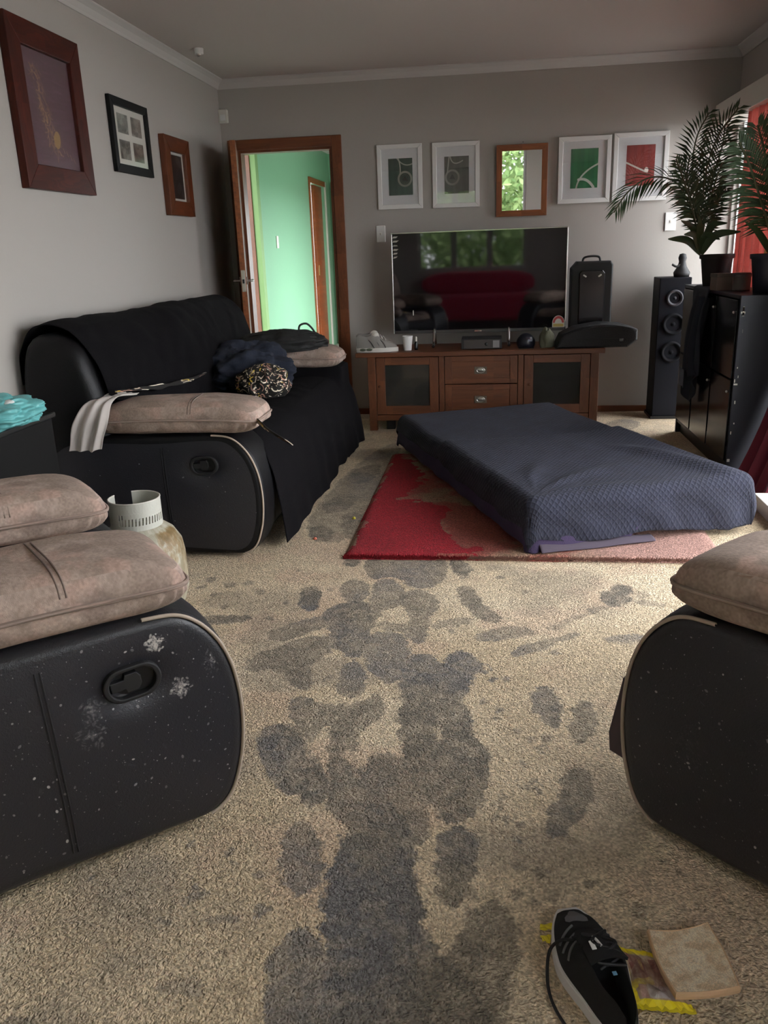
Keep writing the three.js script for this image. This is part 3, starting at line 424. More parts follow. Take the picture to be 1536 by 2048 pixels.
// ---------- the black leather suite: two recliners and a sofa ----------
const mirrorZ = (g) => { const q = (g.index ? g.toNonIndexed() : g.clone()).scale(1, 1, -1), p = q.attributes; for (const k of Object.keys(p)) { const a = p[k], s = a.itemSize; for (let i = 0; i < a.count; i += 3) for (let c = 0; c < s; c++) { const t = a.array[(i + 1) * s + c]; a.array[(i + 1) * s + c] = a.array[(i + 2) * s + c]; a.array[(i + 2) * s + c] = t; } } return q; };
const ARM = [[-.44, .014], [0, .014], [.30, .014], [.387, .018], [.43, .05], [.462, .13], [.475, .216], [.474, .305], [.46, .384], [.432, .45], [.392, .499], [.352, .524], [.29, .533], [.1, .532], [-.2, .525], [-.42, .51], [-.455, .46], [-.46, .25], [-.455, .05]];
const ARMC = [0.03, 0.27], ARM_R = 0.035, ARM_BULGE = 0.016, HANDLE = [0.236, 0.405];
const armCurve = new THREE.CatmullRomCurve3(ARM.map(([x, y]) => V(x, y, 0)), true, 'centripetal'), armPts = armCurve.getSpacedPoints(240);
function armDimple(x, y, f) { const d = Math.hypot((x - HANDLE[0]) / 1.5, y - HANDLE[1] + 0.006); return -0.022 * Math.exp(-Math.pow(d / 0.05, 2)) + 0.002 * n3(x * 8, y * 8, 1, 4) * (1 - f); }
function armFace(x, y, dimple) { const a = Math.atan2(y - ARMC[1], x - ARMC[0]); let best = 9, R = 1; for (const q of armPts) { const b = Math.abs(Math.atan2(Math.sin(Math.atan2(q.y - ARMC[1], q.x - ARMC[0]) - a), Math.cos(Math.atan2(q.y - ARMC[1], q.x - ARMC[0]) - a))); if (b < best) { best = b; R = Math.hypot(q.x - ARMC[0], q.y - ARMC[1]); } } const f = Math.min(1, Math.hypot(x - ARMC[0], y - ARMC[1]) / (R - ARM_R)); return ARM_BULGE * (1 - f * f) + (dimple ? armDimple(x, y, f) : 0.002 * n3(x * 8, y * 8, 1, 4) * (1 - f)); }
function splatTex(seed, n, marks) {        // dried white splashes, smears and paw marks on black leather
  const r = rng(seed);
  return canvasTex(2048, 1228, (g, w, h) => {
    g.fillStyle = '#2a2a2e'; g.fillRect(0, 0, w, h);
    const X = (x) => (x + 0.5) * w, Y = (y) => h - y / 0.6 * h, px = w;
    for (let i = 0; i < 60; i++) { g.globalAlpha = 0.05 + 0.06 * r(); g.fillStyle = '#8a8a90'; const x = r() * w, y = r() * h; g.beginPath(); g.ellipse(x, y, 4 + 22 * r(), 2 + 6 * r(), r() * 3, 0, 7); g.fill(); }
    for (let i = 0; i < n; i++) { const s = Math.pow(r(), 5) * 4.5 + 1.6; g.globalAlpha = 0.35 + 0.65 * r() * r(); g.fillStyle = '#d8d4cc'; g.beginPath(); g.ellipse(r() * w, r() * h, s, s * (0.8 + 0.9 * r()), r() * 3, 0, 7); g.fill(); }
    for (const [mx, my, s, a] of marks) for (let i = 0; i < 110; i++) { const t = r() * 6.283, lobe = 0.55 + 0.45 * Math.abs(Math.cos(t * 2.5 + mx * 40)), d = Math.pow(r(), 0.7) * s * lobe; g.globalAlpha = a * (0.3 + 0.7 * r()); g.fillStyle = '#c9c3b8'; g.beginPath(); g.ellipse(X(mx + Math.cos(t) * d), Y(my + Math.sin(t) * d * 1.1), (0.0008 + 0.0022 * r()) * px, (0.0012 + 0.004 * r()) * px, t + 1.57, 0, 7); g.fill(); }
    for (let i = 0; i < 26; i++) { g.globalAlpha = 0.12 + 0.2 * r(); g.strokeStyle = '#b8b4ae'; g.lineWidth = 1 + r(); const x = r() * w, y = r() * h; g.beginPath(); g.moveTo(x, y); g.lineTo(x + (r() - 0.5) * 60, y + (r() - 0.5) * 40); g.stroke(); }
  });
}
function panelMat(tex) { tex.repeat.set(1, 1 / 0.6); tex.offset.set(0.5, 0); return std({ map: tex, color: lin(0.95, 0.95, 1.0), roughness: 0.38, bumpMap: sized(T.leatherBump, 0.12), bumpScale: 0.0006 }); }
const AT = 0.25;
const armGeo = join(loft(ARM, -AT, 0, ARM_R, { center: ARMC, part: 'body', band: 0.006, n: 120 }), loft(ARM, -AT, 0, ARM_R, { center: ARMC, part: 'back', bulge: 0.01, n: 120 }));
const panelGeo = loft(ARM, -AT, 0, ARM_R, { center: ARMC, part: 'front', bulge: ARM_BULGE, dimple: armDimple, n: 120, rings: 34 });
const panelPlain = loft(ARM, -AT, 0, ARM_R, { center: ARMC, part: 'front', bulge: ARM_BULGE, dimple: (x, y, f) => 0.002 * n3(x * 8, y * 8, 1, 4) * (1 - f), n: 120, rings: 20 });
const pipeGeo = (() => { const pts = armPts.filter((q, i) => i < 240).map((q) => { const d = Math.hypot(q.x - ARMC[0], q.y - ARMC[1]), k = 1 - 0.22 * ARM_R / d; return V(ARMC[0] + (q.x - ARMC[0]) * k, ARMC[1] + (q.y - ARMC[1]) * k, -0.22 * ARM_R); }).filter((q) => q.x > 0.27 && q.y > 0.02); return tube(pts, 0.0042, 140, 7); })();
const seamGeo = (dimple) => join([-0.006, 0.004].map((o) => { const pts = []; for (let y = 0.06; y < 0.5; y += 0.02) { const x = 0.062 + o + 0.018 * Math.sin((0.5 - y) * 2.2); pts.push(V(x, y, armFace(x, y, dimple) + 0.0004)); } return tube(pts, 0.0021, 40, 5); }));
const stadium = (a, b, n = 14) => { const p = []; for (let i = 0; i <= n; i++) { const t = -Math.PI / 2 + Math.PI * i / n; p.push([a + b * Math.cos(t), b * Math.sin(t)]); } for (let i = 0; i <= n; i++) { const t = Math.PI / 2 + Math.PI * i / n; p.push([-a + b * Math.cos(t), b * Math.sin(t)]); } return p; };
const padRise = (z, W, H) => 0.5 * H * 1.1 * Math.pow(Math.max(0, 1 - Math.pow(Math.abs(z) / (W / 2), 4)), 0.42);
function makeSuite(root, W, o) {
  const { padFront = 0.385, padLen = 0.66, seats = 1, panels } = o;
  for (const s of [1, -1]) {
    const flip = (g) => s > 0 ? g.clone().translate(0, 0, W / 2) : mirrorZ(g).translate(0, 0, -W / 2);
    const arm = part('armrest', flip(armGeo), o.hide || M.hide, root);
    part('side_panel', flip(s > 0 ? panelGeo : panelPlain), panels[s > 0 ? 0 : 1], arm); part('piping', flip(pipeGeo), M.piping, arm, 'pale piping'); part('seam', flip(seamGeo(s > 0)), o.hide || M.hide, arm);
    if (s > 0) {
      const h = new THREE.Group(); const zc = W / 2 + armFace(HANDLE[0], HANDLE[1], true);
      const cup = part('recliner_handle', extrude(stadium(0.022, 0.038), 0.016, 0.003, [stadium(0.019, 0.029).reverse()]).rotateZ(0.06).translate(HANDLE[0], HANDLE[1], zc + 0.004), M.plastic, root);
      part('recess', extrude(stadium(0.02, 0.031), 0.004).rotateZ(0.06).translate(HANDLE[0], HANDLE[1], zc + 0.002), M.black, cup);
      part('lever', extrude([[-.042, -.011], [-.014, -.011], [-.010, -.02], [.014, -.02], [.022, -.008], [.022, .010], [.014, .021], [-.010, .021], [-.014, .011], [-.042, .011]], 0.012, 0.002).rotateZ(0.06).translate(HANDLE[0] - 0.003, HANDLE[1], zc + 0.005), M.plastic, cup);
    }
    const PW = 0.31, PH = 0.135, pc = [padFront - padLen / 2, 0.592, s * (W / 2 - 0.145)];
    const pad = part('arm_pad', pillow(padLen, PW, PH, { ex: 0.26, pucker: 0.005, seed: s + 3, sag: 0.012 }).translate(...pc), M.suede, root, 'worn taupe suede arm pad');
    part('seam', pillowSeam(padLen + 0.006, PW + 0.006, 0.005, 0.004, 0.26, 0.012).translate(pc[0], pc[1], pc[2]), M.suede, pad);
    part('stitching', join([-0.006, 0.006].map((k) => { const pts = []; for (let i = -13; i <= 13; i++) { const z = i / 13 * PW * 0.49; pts.push(V(pc[0] + padLen * 0.1 + k + 0.02 * (z / PW), pc[1] + padRise(z, PW, PH) + 0.001, pc[2] + z)); } return tube(pts, 0.0022, 40, 5); })), M.stitch, pad);
  }
  const bs = o.backShift || 0, inner = W / 2 - AT + 0.005, seatProf = [[-.25, .12], [.3, .12], [.38, .16], [.41, .30], [.40, .42], [.34, .465], [.1, .46], [-.22, .43], [-.26, .3]], backProf = [[-.40, .12], [-.24, .2], [-.17, .42], [-.175, .6], [-.215, .78], [-.27, .90], [-.34, .945], [-.41, .92], [-.455, .8], [-.468, .5], [-.455, .2]];
  for (let k = 0; k < seats; k++) { const a = -inner + 2 * inner * k / seats, b = -inner + 2 * inner * (k + 1) / seats; part('seat_cushion', loft(seatProf, a, b, 0.03, { bulge: 0.002, n: 60 }), o.seatMat || M.suede, root); part('backrest', loft(backProf.map(([x, y]) => [x < -0.3 ? x - bs : x, y]), a - (k ? 0 : o.wing || 0.11), b + (k === seats - 1 ? o.wing || 0.11 : 0), 0.07, { bulge: 0.012, n: 72 }), o.backMat || M.suede, root); part('footrest', loft([[.405, .06], [.44, .08], [.455, .22], [.445, .36], [.415, .39], [.40, .2]], a + 0.006, b - 0.006, 0.012, { n: 40 }), M.leather, root); }
  part('base', box(-.40, .38, 0.0, .13, -inner, inner), M.black, root);
}
{
  const r1 = thing('recliner', 'black leather recliner splashed white, oval lever handle in its side', 'recliner', [-1.2065, 0, -1.645], 0.690);
  makeSuite(r1, 0.92, { panels: [panelMat(splatTex(11, 1000, [[0.325 - 0.081 + 0.047, 0.475, 0.022, 0.8], [0.335, 0.36, 0.026, 0.55], [0.15, 0.37, 0.03, 0.18], [0.14, 0.32, 0.035, 0.2], [0.41, 0.40, 0.03, 0.2], [0.36, 0.51, 0.03, 0.25]])), panelMat(splatTex(12, 200, []))] });
  const r2 = thing('recliner', 'black leather recliner with plain white-flecked side and no handle showing', 'recliner', [0.934, 0, -1.637], Math.PI - 0.7812);
  makeSuite(r2, 0.92, { panels: [panelMat(splatTex(21, 200, [])), panelMat(splatTex(22, 800, [[0.3, 0.25, 0.05, 0.08]]))] });
  const tongue = [[.43, .32], [.475, .32], [.505, .17], [.50, .125], [.45, .12]];
  part('pull_tab', extrude(tongue, 0.05, 0.004).translate(0.012, 0, -0.43), std({ color: lin(0.07, 0.05, 0.055), roughness: 0.7 }), r2);
}
const SOFA = [-1.413, 0, -4.3], SW = 2.2;
const floralTex = (() => { const r = rng(77); return canvasTex(512, 512, (g, w, h) => { g.fillStyle = '#15120f'; g.fillRect(0, 0, w, h); const cols = ['#dcc8b0', '#e8dac6', '#cc9a86', '#d7b94f', '#bcaa90', '#efe2ce', '#8d6b60']; for (let i = 0; i < 230; i++) { g.strokeStyle = cols[Math.floor(r() * cols.length)]; g.lineWidth = 3 + r() * 7; const x = r() * w, y = r() * h, a = r() * 6.28, l = 14 + 34 * r(); g.beginPath(); g.moveTo(x, y); g.quadraticCurveTo(x + Math.cos(a) * l, y + Math.sin(a) * l, x + Math.cos(a + 1) * l * 1.3, y + Math.sin(a + 1) * l * 1.3); g.stroke(); } }); })();
floralTex.wrapS = floralTex.wrapT = THREE.RepeatWrapping;
const floralMat = std({ map: (() => { const t = floralTex.clone(); t.repeat.set(2.3, 2.3); t.needsUpdate = true; return t; })(), roughness: 0.9 });
{
  const s = thing('sofa', 'long black sofa along the grey wall, one arm pad draped with white cloth', 'sofa', SOFA);
  makeSuite(s, SW, { padFront: 0.465, padLen: 0.70, seats: 3, panels: [panelMat(splatTex(31, 60, [])), panelMat(splatTex(32, 60, []))], seatMat: M.leather, backMat: M.leather, hide: M.leather, wing: 0.235, backShift: 0.06 });
  // black throw over back, seat and front
  const prof = new THREE.CatmullRomCurve3([[-.54, .74], [-.53, .86], [-.46, .965], [-.34, .97], [-.235, .86], [-.175, .68], [-.14, .53], [-.06, .487], [.15, .478], [.33, .482], [.42, .455], [.475, .36], [.497, .22], [.508, .10], [.515, .012]].map(([x, y]) => V(x, y, 0)), false, 'centripetal');
  const t = thing('throw_cover', 'black throw spread over the sofa back and seat down to the carpet', 'throw', SOFA);
  part('sheet', cloth(150, 130, (u, v) => {
    const p = prof.getPointAt(u), front = sstep(0.70, 0.82, u), zn = lerp(lerp(1.03, 0.845, sstep(0.36, 0.45, u)), 0.965, front), zf = -1.115, z = lerp(zn, zf, v), arm = sstep(-0.80, -0.87, z);
    let x = p.x, y = p.y; if (u > 0.44 && u < 0.8) y = lerp(y, Math.max(y, 0.542 - 0.02 * sstep(0.72, 0.8, u)), arm);
    const f = sstep(0.74, 1, u); x += f * (0.006 * Math.sin(z * 23 + 5 * n3(z * 2, 1, 1)) + 0.03 * n3(z * 2.2, u * 2, 2, 5) + 0.012 * n3(z * 9, u * 4, 2, 3)) + 0.02 * f + 0.012 * arm * f; 
    const k = 1 - front, w = 0.016 * n3(z * 5, u * 16, 3, 2) * (0.3 + k) + 0.008 * n3(z * 14, u * 30, 1, 6); y += u < 0.74 ? Math.max(-0.004, w) : 0; if (u > 0.2 && u < 0.46) x += Math.max(-0.004, w) + 0.012;
    if (u > 0.9) y = Math.max(0.006, y + 0.035 * (n3(z * 7, 4, 1, 3)) * sstep(0.9, 1, u) + 0.01);
    return [x, y, z, z * 1, u * 2.4];
  }, -0.004), M.throwCloth, t);
  const ribbon = (pts, w) => { const c = new THREE.CatmullRomCurve3(pts); return cloth(60, 4, (u, v) => { const p = c.getPointAt(u), k = w * (0.25 + Math.abs(n3(u * 9, 2, 1, 8)) * 1.1) * Math.sin(Math.PI * Math.min(1, Math.max(0.02, u))) ** 0.5; return [p.x + 0.006, p.y + (v - 0.5) * k, p.z + (v - 0.5) * k * 0.3, u * 0.25, v * 0.05]; }, 0.004); };
  const rel = (p) => p.sub(V(...SOFA));
  part('patterned_hem', ribbon([[228, 783], [285, 777], [345, 768], [385, 757], [412, 745]].map(([a, b]) => rel(onX(a, b, -1.535))), 0.055), floralMat, t, 'floral patterned edge');
  part('patterned_hem', ribbon([[418, 816, -3.62, .6], [440, 805], [462, 799], [486, 813], [505, 836], [530, 858], [556, 875], [582, 891]].map(([a, b], i) => rel(onY(a, b, i < 4 ? 0.60 : lerp(0.60, 0.535, (i - 3) / 4)))), 0.05), floralMat, t, 'floral patterned edge');
  // white cloth hanging over the pad end
  const path = new THREE.CatmullRomCurve3([V(-1.53, .668, -3.37), V(-1.575, .672, -3.30), V(-1.60, .655, -3.205), V(-1.615, .60, -3.165), V(-1.635, .54, -3.155), V(-1.655, .47, -3.15)]);
  const wc = solo('white_cloth', cloth(50, 30, (u, v) => { const p = path.getPointAt(u), w = 0.06 + 0.05 * sstep(0.1, 0.8, u), q = (v - 0.5) * 2; return [p.x + q * w * 0.62 + 0.012 * n3(u * 4, v * 4, 1), p.y + 0.012 * n3(u * 4, v * 6, 4) + 0.012, p.z + 0.012 + 0.010 * Math.cos(q * 8 + 2 * u) + 0.01 * n3(u * 5, v * 6, 2)]; }, 0.003), std({ color: lin(0.55, 0.5, 0.47), roughness: 0.95 }), 'crumpled white cloth hanging off the end of the sofa arm pad', 'cloth');
}
{ // things heaped on the sofa
  const S = 0.49, at = (px, py, y) => { const p = onY(px, py, y); return [p.x, S, p.z]; };
  solo('clothes_heap', heap(0.50, 0.25, 0.46, 3, 0.5, 11, 96), std({ color: lin(0.012, 0.016, 0.03), roughness: 0.95, bumpMap: sized(T.cloth, 0.2), bumpScale: 0.003 }), 'rumpled heap of dark navy clothes on the sofa seat', 'clothes', [-1.42, S, -4.72]);
  solo('floral_cloth', heap(0.28, 0.17, 0.25, 9, 0.35, 9, 72), floralMat, 'bundled black cloth with cream and yellow floral print', 'cloth', [-1.245, S - 0.005, -4.42]);
  const b = thing('black_bag', 'flat black bag with a small loop handle lying on the far sofa arm', 'bag', [-1.30, 0.645, -5.14], 0.25);
  part('body', heap(0.52, 0.13, 0.36, 6, 0.28, 10, 80), std({ color: lin(0.013, 0.013, 0.013), roughness: 0.75, bumpMap: sized(T.cloth, 0.15), bumpScale: 0.004 }), b);
  part('handle', tube([[0.10, 0.11, 0.0], [0.11, 0.145, 0.0], [0.15, 0.155, 0.0], [0.18, 0.13, 0.0], [0.20, 0.10, 0.0]], 0.007, 24, 6), M.plastic, b); part('zip', tube([[-0.2, 0.1, 0.05], [0, 0.118, 0.07], [0.2, 0.1, 0.05]], 0.004, 20, 5), M.plastic, b);
}
{ // small dark table against the wall between recliner and sofa
  const t = thing('side_table', 'small black side table against the wall holding a teal bag', 'side table', [-1.775, 0, -2.55]);
  part('top', rbox(-.175, .175, .68, .70, -.31, .31, 0.006), std({ color: lin(0.02, 0.022, 0.022), roughness: 0.25 }), t); part('body', rbox(-.165, .165, .06, .68, -.295, .295, 0.006), M.frameBlack, t); for (const x of [-.14, .14]) for (const z of [-.26, .26]) part('leg', box(x - .02, x + .02, 0, .06, z - .02, z + .02), M.black, t);
  const g = thing('teal_bag', 'crumpled teal plastic bag with white and red print', 'plastic bag', [-1.70, 0.70, -2.62], 0.2);
  part('bag', heap(0.30, 0.10, 0.36, 14, 0.45, 10, 96), std({ color: lin(0.13, 0.42, 0.42), roughness: 0.45 }), g); part('white_print', heap(0.035, 0.02, 0.05, 4, 0.3, 5, 16).translate(0.075, 0.07, 0.03), M.white, g); part('red_print', heap(0.02, 0.02, 0.06, 6, 0.3, 5, 16).translate(0.105, 0.05, 0.0), std({ color: lin(0.3, 0.02, 0.04), roughness: 0.6 }), g); 
  solo('white_carton', rbox(-.03, .03, 0, .045, -.04, .04, 0.003), M.white, 'tiny white carton at the table edge before the teal bag', 'carton', [-1.645, 0.70, -2.345]);
}
{ // gas bottle
  const [bx, bz] = [-1.245, -2.655], r = rng(9);
  const tex = canvasTex(1024, 512, (g, w, h) => { g.fillStyle = '#a9a492'; g.fillRect(0, 0, w, h); for (let i = 0; i < 900; i++) { g.globalAlpha = 0.22 * r(); g.fillStyle = r() < 0.5 ? '#6d5b40' : '#e0dfd4'; g.beginPath(); g.ellipse(r() * w, r() * h, 2 + r() * 14, 2 + r() * 30, 0, 0, 7); g.fill(); } g.globalAlpha = 0.6; g.strokeStyle = '#8d8570'; g.lineWidth = 2; for (let y = 0; y < h; y += 9) for (let x = (y / 9 % 2) * 6; x < w; x += 12) { g.globalAlpha = 0.12 + 0.2 * r(); g.beginPath(); g.moveTo(x, y); g.lineTo(x + 5, y + 7); g.stroke(); } for (let i = 0; i < 420; i++) { g.globalAlpha = 0.2; g.fillStyle = r() < 0.6 ? '#6b5330' : '#8a6f45'; const a = r(); g.beginPath(); g.ellipse(w * 0.085 + (r() - 0.5) * 110 * (1 + a), h * (0.30 + 0.55 * a * r()), 3 + 12 * r(), 4 + 20 * r(), 0, 0, 7); g.fill(); } });
  tex.wrapS = THREE.RepeatWrapping;
  const t = thing('gas_bottle', 'grimy cream gas bottle with slotted collar and rusty shoulder', 'gas bottle', [bx, 0, bz], 0.9);
  part('cylinder', lathe([[0, .02], [.10, .02], [.14, .04], [.155, .09], [.155, .22], [.148, .265], [.125, .305], [.09, .332], [.05, .345], [0, .347]], 64), std({ map: tex, roughness: 0.55 }), t); part('foot_ring', lathe([[.105, 0], [.112, 0], [.112, .04], [.105, .04], [.105, 0]], 48), M.offWhite, t);
  // collar: curved wall with real slots, open at the back
  const R = 0.086, S0 = -2.75, S1 = 2.75, y0 = 0.318, y1 = 0.43, sh = new THREE.Shape([[S0 * R, y0], [S1 * R, y0], [S1 * R, y1], [S0 * R, y1]].map(([a, b]) => new THREE.Vector2(a, b)));
  for (let k = -9; k <= 9; k++) { const c = k * 0.0115; sh.holes.push(new THREE.Path([[c - 0.001, 0.352], [c + 0.004, 0.352], [c + 0.0065, 0.378 + (Math.abs(k) > 7 ? 0.014 : 0)], [c + 0.0015, 0.378 + (Math.abs(k) > 7 ? 0.014 : 0)]].map(([a, b]) => new THREE.Vector2(a, b)))); }
  let cg = new THREE.ExtrudeGeometry(sh, { depth: 0.003, bevelEnabled: false }); cg = cg.toNonIndexed();
  { // cut into narrow strips so that the wall bends smoothly
    const P = cg.attributes.position, out = []; const sub = (a, b, c, d) => { const m = Math.max(Math.abs(a.x - b.x), Math.abs(b.x - c.x), Math.abs(c.x - a.x)); if (m < 0.014 || d > 9) { out.push(a, b, c); return; } const l = [[a, b, c], [b, c, a], [c, a, b]].sort((p, q) => Math.abs(q[0].x - q[1].x) - Math.abs(p[0].x - p[1].x))[0], h = l[0].clone().add(l[1]).multiplyScalar(0.5); sub(l[0], h, l[2], d + 1); sub(h, l[1], l[2], d + 1); };
    for (let i = 0; i < P.count; i += 3) sub(...[0, 1, 2].map((k) => new THREE.Vector3().fromBufferAttribute(P, i + k)), 0);
    cg = new THREE.BufferGeometry().setFromPoints(out.map((q) => { const a = q.x / R, rr = R + q.z; return V(Math.sin(a) * rr, q.y, Math.cos(a) * rr); })); cg.computeVertexNormals();
  }
  part('collar', cg, std({ color: lin(0.50, 0.50, 0.44), roughness: 0.5, side: THREE.DoubleSide }), t); part('collar_rim', tube(Array.from({ length: 40 }, (_, i) => { const a = lerp(S0, S1, i / 39); return V(Math.sin(a) * (R + .0015), y1, Math.cos(a) * (R + .0015)); }), 0.003, 80, 6), M.offWhite, t);
  part('valve', join(cyl(.018, .016, .34, .385, 16), cyl(.028, .028, .385, .398, 10)), M.steel, t);
}

// ---------- rug, mattress, blanket ----------
{
  const x0 = -0.62, x1 = 0.92, z0 = -5.0, z1 = -3.2, r = rng(4), W = 1024, H = 1024;
  const bright = [[-0.62, -3.2]].concat([[800, 905], [850, 955], [838, 985], [800, 1005], [850, 1008], [905, 1028], [885, 1062], [925, 1100], [960, 1118]].map(([a, b]) => { const p = onY(a, b); return [p.x, p.z]; })), rawc = document.createElement('canvas'); rawc.width = W; rawc.height = H; const g0 = rawc.getContext('2d'); g0.fillStyle = '#000'; g0.fillRect(0, 0, W, H); g0.fillStyle = '#fff'; g0.beginPath(); bright.concat([[-0.62, -3.15]]).forEach(([x, z], i) => g0[i ? 'lineTo' : 'moveTo']((x - x0) / (x1 - x0) * W, (z - z0) / (z1 - z0) * H)); g0.lineTo(0, H); g0.lineTo(0, 0); g0.closePath(); g0.fill();
  const raw = g0.getImageData(0, 0, W, H).data;
  const map = dataTex(W, H, (u, v) => { const X = u * 1.54, Z = v * 1.8, du = (fbm(X * 14, Z * 14, 0, 3, 4) - 0.5) * 0.10, dv = (fbm(X * 14 + 9, Z * 14, 0, 5, 4) - 0.5) * 0.10, ii = Math.min(W - 1, Math.max(0, Math.round((u + du) * W))), jj = Math.min(H - 1, Math.max(0, Math.round((v + dv) * H))), m = raw[(jj * W + ii) * 4] / 255; const f = vnoise(X * 240, Z * 240, 0, 9), b = fbm(X * 6, Z * 6, 0, 13, 4); const faded = mixc(mixc([150, 78, 68], [150, 120, 98], sstep(0.4, 0.65, b)), [176, 136, 124], sstep(0.55, 0.75, u)); return mixc(faded, mixc([168, 26, 42], [146, 24, 38], b), m).map((q) => q * (0.78 + 0.44 * f)); });
  map.wrapS = map.wrapT = THREE.ClampToEdgeWrapping;
  const bump = T.carpetBump.clone(); bump.repeat.set(1.54 / 0.3, 1.8 / 0.3); bump.needsUpdate = true;
  const t = thing('rug', 'red shag rug, half faded to dirty pink, under the mattress', 'rug', [0, 0, 0]);
  part('pile', grid(60, 60, (u, v) => { const e = Math.min(u, 1 - u) * 1.54, f = Math.min(v, 1 - v) * 1.8, h = 0.017 * sstep(0, 0.012, Math.min(e, f)); return [lerp(x0, x1, u) , 0.001 + h + 0.002 * n3(u * 20, v * 20, 1), lerp(z0, z1, v) + 0.012 * n3(u * 6, 1, 2) * v]; }), std({ map, roughness: 1, bumpMap: bump, bumpScale: 0.008 }), t);
  { const rr = rng(31), p = []; for (let i = 0; i < 2600; i++) { const x = lerp(x0 + 0.0, x1, i / 2600), h = 0.012 + 0.014 * rr(), a = (rr() - 0.5) * 0.02, zz = z1 - 0.004 - 0.02 * rr(), o = 0.002 + 0.002 * rr(), d = 0.008 + 0.016 * rr(); p.push(x - o, 0.003, zz, x + o, 0.003, zz, x + a, h, zz + d); }
    const edge = (from, to) => { const q = p.slice(Math.round(from * 2600) * 9, Math.round(to * 2600) * 9), g = new THREE.BufferGeometry(); g.setAttribute('position', new THREE.Float32BufferAttribute(q, 3)); g.computeVertexNormals(); return g; };
    const a = part('fringe', edge(0, 0.34), std({ color: lin(0.33, 0.012, 0.025), roughness: 1, side: THREE.DoubleSide }), t), b = part('fringe', edge(0.34, 1), std({ color: lin(0.30, 0.16, 0.13), roughness: 1, side: THREE.DoubleSide }), t); a.userData.kind = b.userData.kind = 'stuff'; }
  // mattress: long side turned about 21 degrees
  const A = [0.17, -3.30], U = [-0.36, -0.933], Wd = [0.933, -0.36], LEN = 1.98, WID = 0.96, MT = 0.2, yaw = Math.atan2(U[1], -U[0]);   // local x = width, local z = length
  const base = [A[0], 0, A[1]], ang = Math.atan2(0.36, 0.933);
  const loc = (w, l, y) => [w, y, -l];                      // local frame: x along width, -z along length
  const mt = thing('mattress', 'low single mattress on the floor with a purple sheet', 'mattress', base, ang);
  part('core', rbox(0.03, WID - 0.03, 0.022, MT * 0.8, -LEN + 0.03, -0.03, 0.04, 5), M.mattress, mt);
  const drop = (e, r = 0.045) => { if (e <= 0) return [e, 0]; const q = r * Math.PI / 2; if (e < q) { const t = e / r; return [r * Math.sin(t), -r * (1 - Math.cos(t))]; } return [r + (e - q) * 0.10, -r - (e - q)]; };
  const drape = (w, l, top, over, seed, amp) => { // point of a sheet lying on the mattress, l along, w across, may lie beyond the edges
    const ex = w < 0 ? -w : w > WID ? w - WID : 0, ez = l < 0 ? -l : l > LEN ? l - LEN : 0, e = Math.hypot(ex, ez), [o, dy] = drop(e), k = e > 0 ? o / e : 0;
    let X = Math.min(WID, Math.max(0, w)) + (w < 0 ? -1 : 1) * ex * k, L = Math.min(LEN, Math.max(0, l)) + (l < 0 ? -1 : 1) * ez * k, f = sstep(0.04, 0.16, e), fold = amp * f * (0.7 * Math.sin((w + l) * 21 + 3 * n3(w * 2, l * 2, 1, seed)) + n3(w * 7, l * 7, 2, seed));
    if (ex > ez) X += (w < 0 ? -1 : 1) * Math.max(-0.004, fold); else L += (l < 0 ? -1 : 1) * Math.max(-0.004, fold);
    return [X, top + dy + over + 0.008 * n3(w * 4, l * 4, 3, seed) * (1 - f), L];
  };
  part('purple_sheet', cloth(70, 90, (u, v) => { const w = lerp(-0.15, WID + 0.13, u), l = lerp(-0.04 - 0.16 * sstep(0.55, 0.4, u), LEN + 0.1, v), [X, Y, L] = drape(w, l, MT * 0.86, 0, 7, 0.012); return [X, Math.max(0.022, Y), -L, w, l]; }, -0.006), M.purple, mt, 'dark purple bed sheet');
  part('under_blanket', cloth(50, 6, (u, v) => { const w = lerp(0.0, WID - 0.45, u), q = v; return [w, 0.022 + 0.03 * (1 - u * 0.6) * Math.sin(Math.PI * q) + 0.008 * n3(w * 9, q, 2), 0.005 + 0.075 * q + 0.02 * n3(w * 6, 2, 1)]; }, 0.006), std({ color: lin(0.07, 0.055, 0.075), roughness: 1 }), mt, 'grey purple blanket peeping out below');
  const bl = thing('waffle_blanket', 'navy waffle-textured blanket spread over the floor mattress', 'blanket', base, ang);
  part('cloth', cloth(170, 230, (u, v) => {
    const l = lerp(-0.205 + 0.05 * sstep(0.45, 0.1, u) - 0.02 * Math.sin(u * 9), LEN + 0.14, v), near = 1 - sstep(0.9, 1.15, l), w = lerp(lerp(-0.115, -0.15, near), WID + 0.12, u);
    let [X, Y, L] = drape(w, l, MT + 0.018, 0, 3, 0.014);
    const inTop = w > 0 && w < WID ? 1 : 0; const step = 0.022 * sstep(1.16, 1.10, l + 0.10 * Math.sin(w * 3));   // second thickness on the near part
    Y += step * sstep(0, 0.05, Y - 0.05);
    // creases fanning out of the near left corner
    const cx = w - 0.02, cz = l - 0.02, rr = Math.hypot(cx, cz), an = Math.atan2(cz, cx); Y += 0.016 * Math.exp(-Math.pow((rr - 0.34) / 0.22, 2)) * Math.pow(0.5 + 0.5 * Math.sin(an * 10 + 5 * rr), 3) * sstep(-0.2, 0.2, an) * sstep(1.6, 1.0, an);
    Y += 0.03 * Math.exp(-Math.pow((w - 0.86 + 0.25 * (l - 0.2)) / 0.06, 2)) * sstep(0.75, 0.4, l) * sstep(-0.1, 0.1, l);
    return [X, Math.max(0.03, Y), -L, w, l];
  }, -0.009), M.blanket, bl);
}
